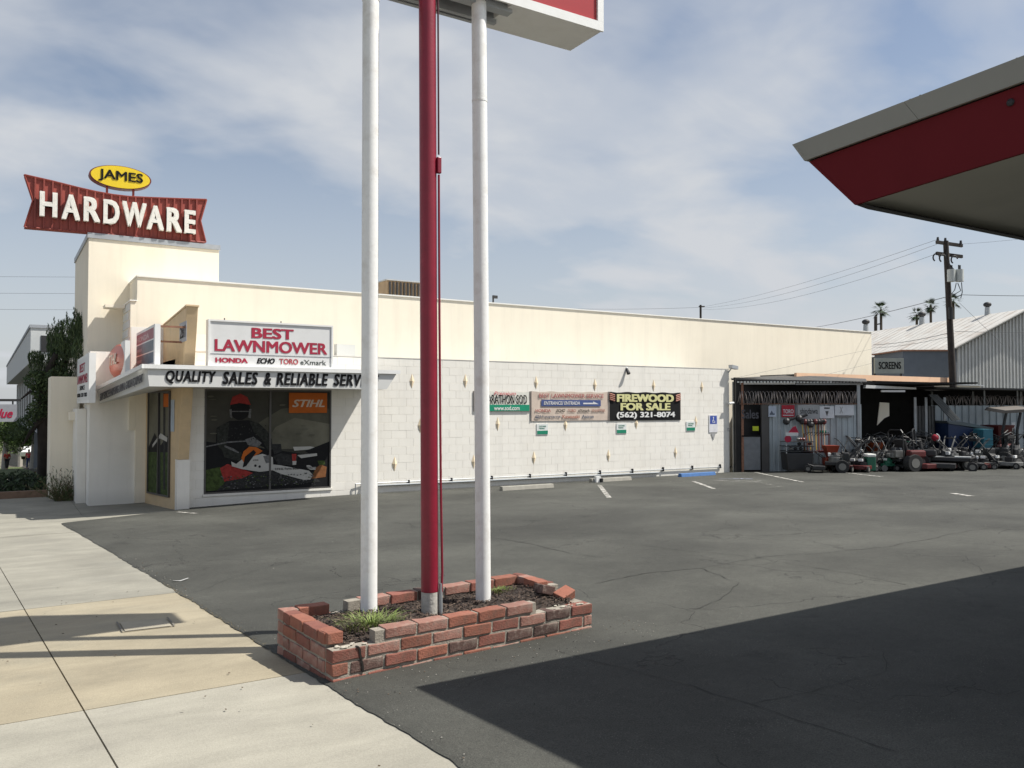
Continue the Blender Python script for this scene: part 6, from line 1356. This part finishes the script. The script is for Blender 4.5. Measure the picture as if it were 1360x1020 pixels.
# juniper
rr = random.Random(21)
tb = Vector(onD(60, 640, 24.2)); tz = g(tb.x, tb.y)
jt = thing('juniper_tree', 'dark upright juniper with bare lower trunk beside the tower', 'tree', (tb.x, tb.y, tz))
c_ = lambda px, py, d=22.7: onD(px, py, d)
tk = MB(); tk.tube([Vector((tb.x, tb.y, tz - .1)), c_(60, 590, 23), c_(57, 540, 22.8), c_(62, 500, 22.7), c_(75, 470, 22.6)], [.22, .19, .17, .13, .08], 10)
tk.tube([c_(57, 552), c_(40, 575), c_(30, 592)], [.10, .05, .02], 6); tk.tube([c_(58, 530), c_(40, 520), c_(28, 530)], [.08, .05, .02], 6); tk.tube([c_(62, 505), c_(85, 480), c_(105, 450)], [.09, .06, .02], 6); tk.build('trunk', M_wood, jt, smooth=True)
cr = MB(); leaves_n = 0
for (px, py, sx_, sy_, n) in ((90, 450, 17, 28, 900), (105, 440, 12, 20, 500), (75, 455, 12, 22, 500), (110, 465, 14, 20, 450), (88, 480, 22, 22, 800), (60, 485, 20, 16, 600), (50, 505, 16, 14, 450), (62, 520, 18, 16, 500), (80, 505, 18, 18, 500), (48, 475, 10, 10, 250), (48, 545, 12, 14, 260), (38, 562, 14, 12, 260), (22, 575, 9, 8, 120), (60, 545, 12, 12, 200), (118, 452, 6, 10, 120)):
    dj = 21.2 if px > 96 else 22.6; p = c_(px, py, dj + rr.uniform(-.3, .3)); leafy(cr, p, sx_ * dj / FPX, .35, sy_ * dj / FPX, int(n * 1.5), .06, rr, 2, up=(.9 if py < 490 else 0.))
for k in range(75):
    px = rr.uniform(66, 124); p = c_(px, rr.uniform(430, 475) + abs(px - 102) * .5, 21.5 if px > 96 else 22.6); 
    lean = rr.uniform(-.006, .006)
    for j in range(18): w9 = .055 * (1 - j / 19) + .008; q_ = p + Vector((lean * j + rr.uniform(-w9, w9), rr.uniform(-w9, w9), j * .027)); leafy(cr, q_, .02, .02, .02, 4, .042, rr, 2, up=.9)
cr.build('crown', [M_leafd, M_leafd2], jt)
# hedge bed with low edging
e0 = onG(0, 648); e1 = onG(66, 660)
bd = thing('brick_bed', 'low brick edged bed of dark ground cover at the far left', 'planter', (.8, 24.5, g(.8, 24.5)))
MB().box(-.5, 1.45, 23.9, 24.05, g(0, 24) - .05, g(0, 24) + .16).build('front_edging', mat('brown_edging', (.20,.13,.09), .9, var=.2, scale=8), bd); MB().box(-.5, -.35, 24.051, 31, g(0, 31) - .05, g(0, 24) + .10).build('side_edging', mat('brown_edging', (0,0,0)), bd)
hb_ = MB()
for k in range(30): leafy(hb_, (rr.uniform(-.3, 1.3), rr.uniform(24.3, 29.5), g(0, 26) + .22), .45, .5, .22, 120, .07, rr, 2)
hb_.build('ground_cover', [M_leafd, mat('juniper_leaf_dark', (.02,.032,.016), .8)], bd, kind='stuff')
sp_ = MB(); sbp = onG(84, 664); tz = g(sbp.x, sbp.y)
sbp = Vector((1.36, 22.7, g(1.36, 22.7)))
for k in range(170):
    a_ = rr.uniform(0, 2 * pi); el = rr.uniform(.25, 1.4); L_ = rr.uniform(.35, .95); d_ = Vector((math.cos(a_) * math.cos(el), math.sin(a_) * math.cos(el) * .5, math.sin(el))); p = sbp + Vector((rr.uniform(-.2, .2), rr.uniform(-.15, .15), 0)); s_ = d_.orthogonal().normalized() * .008
    sp_.add([p - s_, p + s_, p + d_ * L_], [(0, 1, 2)], rr.randrange(2))
    for j in range(5): q_ = p + d_ * L_ * rr.uniform(.3, 1); leafy(sp_, q_, .02, .02, .02, 1, .05, rr, 2, up=.4)
bsh = thing('spiky_shrub', 'sparse spiky green shrub at the foot of the leftmost cream wall', 'shrub', sbp); sp_.build('foliage', [M_leafd2, mat('dry_twig', (.14,.11,.06), .9)], bsh)
# street trees and lawn down the road
for i, (px, py, d, R_, lab) in enumerate(((6, 580, 80, 2.3, 'round green street tree at the left edge down the road'), (44, 578, 74, 2.3, 'round green street tree with pale trunk down the road'), (27, 572, 96, 2.6, 'paler street tree between two nearer street trees'))):
    p = onD(px, py, d); zg = g(p.x, p.y); t = thing('street_tree', lab, 'tree', (p.x, p.y, zg), group='street trees down the road')
    MB().tube([(p.x, p.y, zg - .2), (p.x + .1, p.y, p.z - .6), (p.x, p.y, p.z + .4)], [.28, .2, .1], 8).build('trunk', mat('pale_bark', (.40,.37,.32), .9), t)
    cr = MB()
    for k in range(9): a_ = rr.uniform(0, 2 * pi); leafy(cr, p + Vector((math.cos(a_) * R_ * .55, math.sin(a_) * R_ * .55, rr.uniform(-.5, .8) * R_ * .5)), R_ * .55, R_ * .55, R_ * .45, 260, .16, rr, 2)
    cr.build('crown', [M_leafg, mat('street_tree_leaf_dark', (.05,.08,.02), .8)], t)
b = MB()
for k in range(40): leafy(b, onD(rr.uniform(-30, 110), rr.uniform(578, 592), 118 + rr.uniform(-8, 8)), 3, 3, 1.6, 130, .3, rr, 2)
tagw = b.build('far_trees', [M_leafg, M_leafd2], kind='stuff')
lawn = MB(); lawn.add([(2.2, 48, g(1.9, 48) + .01), (-1.6, 48, g(0, 48) + .01), (-1.6, 110, g(0, 110) + .01), (2.2, 110, g(1.9, 110) + .01)], [(0, 3, 2, 1)]); 
# sign at the left edge
Dv = 34; tv = thing('hanging_sign', 'grey hanging sign with red script lettering at the far left edge', 'sign', onD(5, 560, Dv)); xr = onD(22.5, 548, Dv)
u = Vector((1, 0, 0)); w = 2.05; z0, z1 = EYE + (540 - 560) / FPX * Dv, EYE + (540 - 537) / FPX * Dv
MB().box(xr.x - w, xr.x, xr.y, xr.y + .14, z0, z1).build('sign_box', mat('sign_grey', (.28,.29,.32), .6), tv); MB().box(xr.x - w - .4, xr.x + .15, xr.y + .02, xr.y + .12, z1 + .12, z1 + .22).build('hanger_bar', M_dark, tv)
for xx in (xr.x - .15, xr.x - w + .15): MB().box(xx - .03, xx + .03, xr.y + .05, xr.y + .09, z1, z1 + .119).build('hanger', M_dark, tv)
MB().box(xr.x - w - .6, xr.x - w - .401, xr.y - .03, xr.y + .17, g(-2, 38) - .2, z1 + .3).build('post', M_dark, tv)
text(tv, 'lettering', 'True Value', (xr.x - w + .12, xr.y - .001, z0 + .16), (1,0,0), w - .26, (z1 - z0) * .52, P_(.36,.02,.06), bold=.03, shear=.35, ext=.01)
# people
def person(px, d, label, shirt, trouser, hair, rz, walk=.18):
    p = onD(px, 600, d); zg = g(p.x, p.y); root = thing('person', label, 'person', (p.x, p.y, zg), rz, 'people walking down the road')
    def skin(name, verts, edges, radii, m, rootv=0):
        me = bpy.data.meshes.new(name); me.from_pydata(verts, edges, []); o = bpy.data.objects.new(name, me); COL.objects.link(o)
        mod = o.modifiers.new('skin', 'SKIN'); s_ = o.modifiers.new('sub', 'SUBSURF'); s_.levels = s_.render_levels = 1
        for i, r_ in enumerate(radii): me.skin_vertices[0].data[i].radius = (r_, r_) if not isinstance(r_, tuple) else r_
        me.skin_vertices[0].data[rootv].use_root = True
        dg = bpy.context.evaluated_depsgraph_get(); nm = bpy.data.meshes.new_from_object(o.evaluated_get(dg)); bpy.data.objects.remove(o)
        nm.materials.clear(); nm.materials.append(m); oo = bpy.data.objects.new(name, nm); COL.objects.link(oo); oo.parent = root
        for f_ in nm.polygons: f_.use_smooth = True
        return oo
    sk_ = mat('skin', (.42,.25,.17), .6)
    V = [(0,0,.95),(0,0,1.15),(0,0,1.40),(0,.01,1.50),(0,.02,1.60),(0,.02,1.71), (.10,0,.90),(.11,walk*.5,.50),(.11,walk,.07),(.11,walk+.13,.04), (-.10,0,.90),(-.11,-walk*.2,.50),(-.11,-walk,.08),(-.11,-walk+.13,.03), (.19,0,1.40),(.25,-.03,1.12),(.24,.10,.90),(.24,.14,.82), (-.19,0,1.40),(-.25,.02,1.12),(-.24,-.06,.88),(-.24,-.08,.80)]
    Ed = [(0,1),(1,2),(2,3),(3,4),(4,5),(0,6),(6,7),(7,8),(8,9),(0,10),(10,11),(11,12),(12,13),(2,14),(14,15),(15,16),(16,17),(2,18),(18,19),(19,20),(20,21)]
    Rd = [.13,.12,.13,.055,.10,.085,.09,.06,.045,.04,.09,.06,.045,.04,.06,.045,.035,.035,.06,.045,.035,.035]
    skin('body', V, Ed, Rd, sk_)
    skin('shirt', [V[0], V[1], V[2], V[14], V[15], V[18], V[19]], [(0,1),(1,2),(2,3),(3,4),(2,5),(5,6)], [.155,.145,.155,.085,.065,.085,.065], shirt)
    skin('trousers', [(0,0,.98), V[6], V[7], (.11,walk*.95,.12), V[10], V[11], (-.11,-walk*.95,.12)], [(0,1),(1,2),(2,3),(0,4),(4,5),(5,6)], [.15,.11,.085,.065,.11,.085,.065], trouser)
    MB().ball((0, .0, 1.70), .095, .10, .08, 10).build('hair', hair, root, local=True, smooth=True)
person(9.5, 76, 'person in a red shirt and dark trousers walking at the left edge down the road', paint(.50,.05,.03), M_dark, M_dark, .3)
person(38.5, 74, 'person in a bright red shirt and blue trousers walking under the street trees', paint(.62,.04,.06), paint(.03,.05,.14), M_dark, 2.9)
# small white car far off, behind the trees
cc = onD(47, 608, 88); zg = g(cc.x, cc.y)
car = thing('parked_car', 'small pale parked car half seen far down the road', 'car', (cc.x, cc.y, zg), 1.2)
MB().prism([(-2,-.8,.35),(2,-.8,.35),(2.05,-.8,.75),(1.1,-.8,.85),(.6,-.8,1.35),(-.9,-.8,1.38),(-1.5,-.8,.9),(-2.05,-.8,.85)], (0,1.6,0)).build('body', M_steel_w, car, local=True, bevel=.06)
for xx in (-1.3, 1.3):
    for yy in (-.8, .62): MB().cyl((xx, yy - .01, .33), (xx, yy + .19, .33), .33, n=14).build('wheel', M_rub, car, local=True)
MB().prism([(.55,-.81,.9),(.95,-.81,.9),(.55,-.81,1.28),(-.8,-.81,1.30),(-1.2,-.81,.92)], (0,1.62,0)).build('side_window', M_glass, car, local=True)
# lawn strip by the road
lawn.build('lawn', mat('lawn_green', (.10,.13,.04), .95, var=.3, scale=.6), kind='structure')

# ---------------------------------------------------------------- small things on the ground
def flat_plate(corners, name, m, label, cat, lift=.006, th=.006):
    P4 = [onG(*c) for c in corners]; b = MB(); b.add([(p.x, p.y, g(p.x, p.y) + lift) for p in P4] + [(p.x, p.y, g(p.x, p.y) - .02) for p in P4], [(0,1,2,3),(0,4,5,1),(1,5,6,2),(2,6,7,3),(3,7,4,0)]); return tag(b.build(name, m), label, cat)
a_, b_, c_, d_ = [onG(*p) for p in ((163, 839), (232, 831), (222, 820), (155, 826))]
uc = thing('utility_cover', 'flush rectangular concrete utility cover in the sidewalk left of the planter', 'cover', a_)
for p, q_ in ((a_, b_), (b_, c_), (d_, a_)):
    e = (q_ - p).normalized(); n = Vector((-e.y, e.x, 0)) * .007
    MB().add([(v.x, v.y, g(v.x, v.y) + .003) for v in (p - n, q_ - n, q_ + n, p + n)], [(0, 1, 2, 3)]).build('frame_joint', mat('cover_joint', (.17,.155,.13), .9), uc)
cen = (a_ + b_ + c_ + d_) / 4; MB().add([(v.x, v.y, g(v.x, v.y) + .0005) for v in [cen.lerp(w_, .9) for w_ in (a_, b_, c_, d_)]], [(0, 1, 2, 3)]).build('lid', mat('cover_concrete', (.33,.295,.225), .9, var=.15, scale=4), uc)
p = onG(239, 773); rr = random.Random(31)
MBp = MB(); MBp.add([(p.x - .08, p.y - .02, p.z + .03), (p.x + .0, p.y - .035, p.z + .018), (p.x + .09, p.y + .0, p.z + .034), (p.x + .085, p.y + .03, p.z + .03), (p.x, p.y - .005, p.z + .017), (p.x - .07, p.y + .01, p.z + .022)], [(0, 1, 4, 5), (1, 2, 3, 4)])
tag(MBp.build('paper_scrap', M_steel_w), 'bent white paper scrap on the asphalt near the sidewalk', 'paper')
deb = MB(); dk = MB()
for i in range(300):
    if i < 150: q_ = lw(rr.uniform(-.1, 2.6), rr.uniform(-.55, -.02)); x, y = q_
    elif i < 260: y = rr.uniform(3, 12); x = xe(y) + rr.uniform(-.03, .12)
    else: x, y = rr.uniform(1.8, 14), rr.uniform(2.2, 17)
    s_ = rr.uniform(.0015, .0042) * (1.4 if y > 8 else 1); deb.ball((x, y, g(x, y) + .014), s_ * 1.4, s_, s_ * .7, 5, rr.choice([0, 0, 1, 2]))
deb.build('gravel_debris', [mat('pale_grit', (.34,.32,.28), .9), mat('brown_grit', (.14,.10,.07), .9), mat('dark_grit', (.03,.03,.03), .9)], kind='stuff')
lf = MB()
for i in range(70):
    y = rr.uniform(2.2, 10); x = rr.uniform(-1.5, min(xe(y), 1.6)); s_ = rr.uniform(.004, .013); a2 = rr.uniform(0, pi); z_ = g(x, y)
    lf.add([(x + s_ * math.cos(a2), y + s_ * math.sin(a2), z_ + .004), (x - s_ * .5 * math.sin(a2), y + s_ * .5 * math.cos(a2), z_ + .007), (x - s_ * math.cos(a2), y - s_ * math.sin(a2), z_ + .004), (x + s_ * .5 * math.sin(a2), y - s_ * .5 * math.cos(a2), z_ + .002)], [(0, 1, 2, 3)])
lf.build('leaf_litter', mat('dead_leaf', (.07,.05,.03), .9), kind='stuff')
wd = MB()
for i in range(240):
    y = rr.uniform(6.0, 9.5); x = xe(y) + rr.gauss(0, .015); d_ = Vector((rr.uniform(-1, 1), rr.uniform(-1, 1), rr.uniform(.1, .8))).normalized() * rr.uniform(.008, .028); n = d_.orthogonal().normalized() * .0015; p = Vector((x, y, g(x, y) + .004)); wd.add([p - n, p + n, p + d_], [(0, 1, 2)])
wd.build('dry_weeds', mat('dry_weed', (.16,.13,.07), .9), kind='stuff')
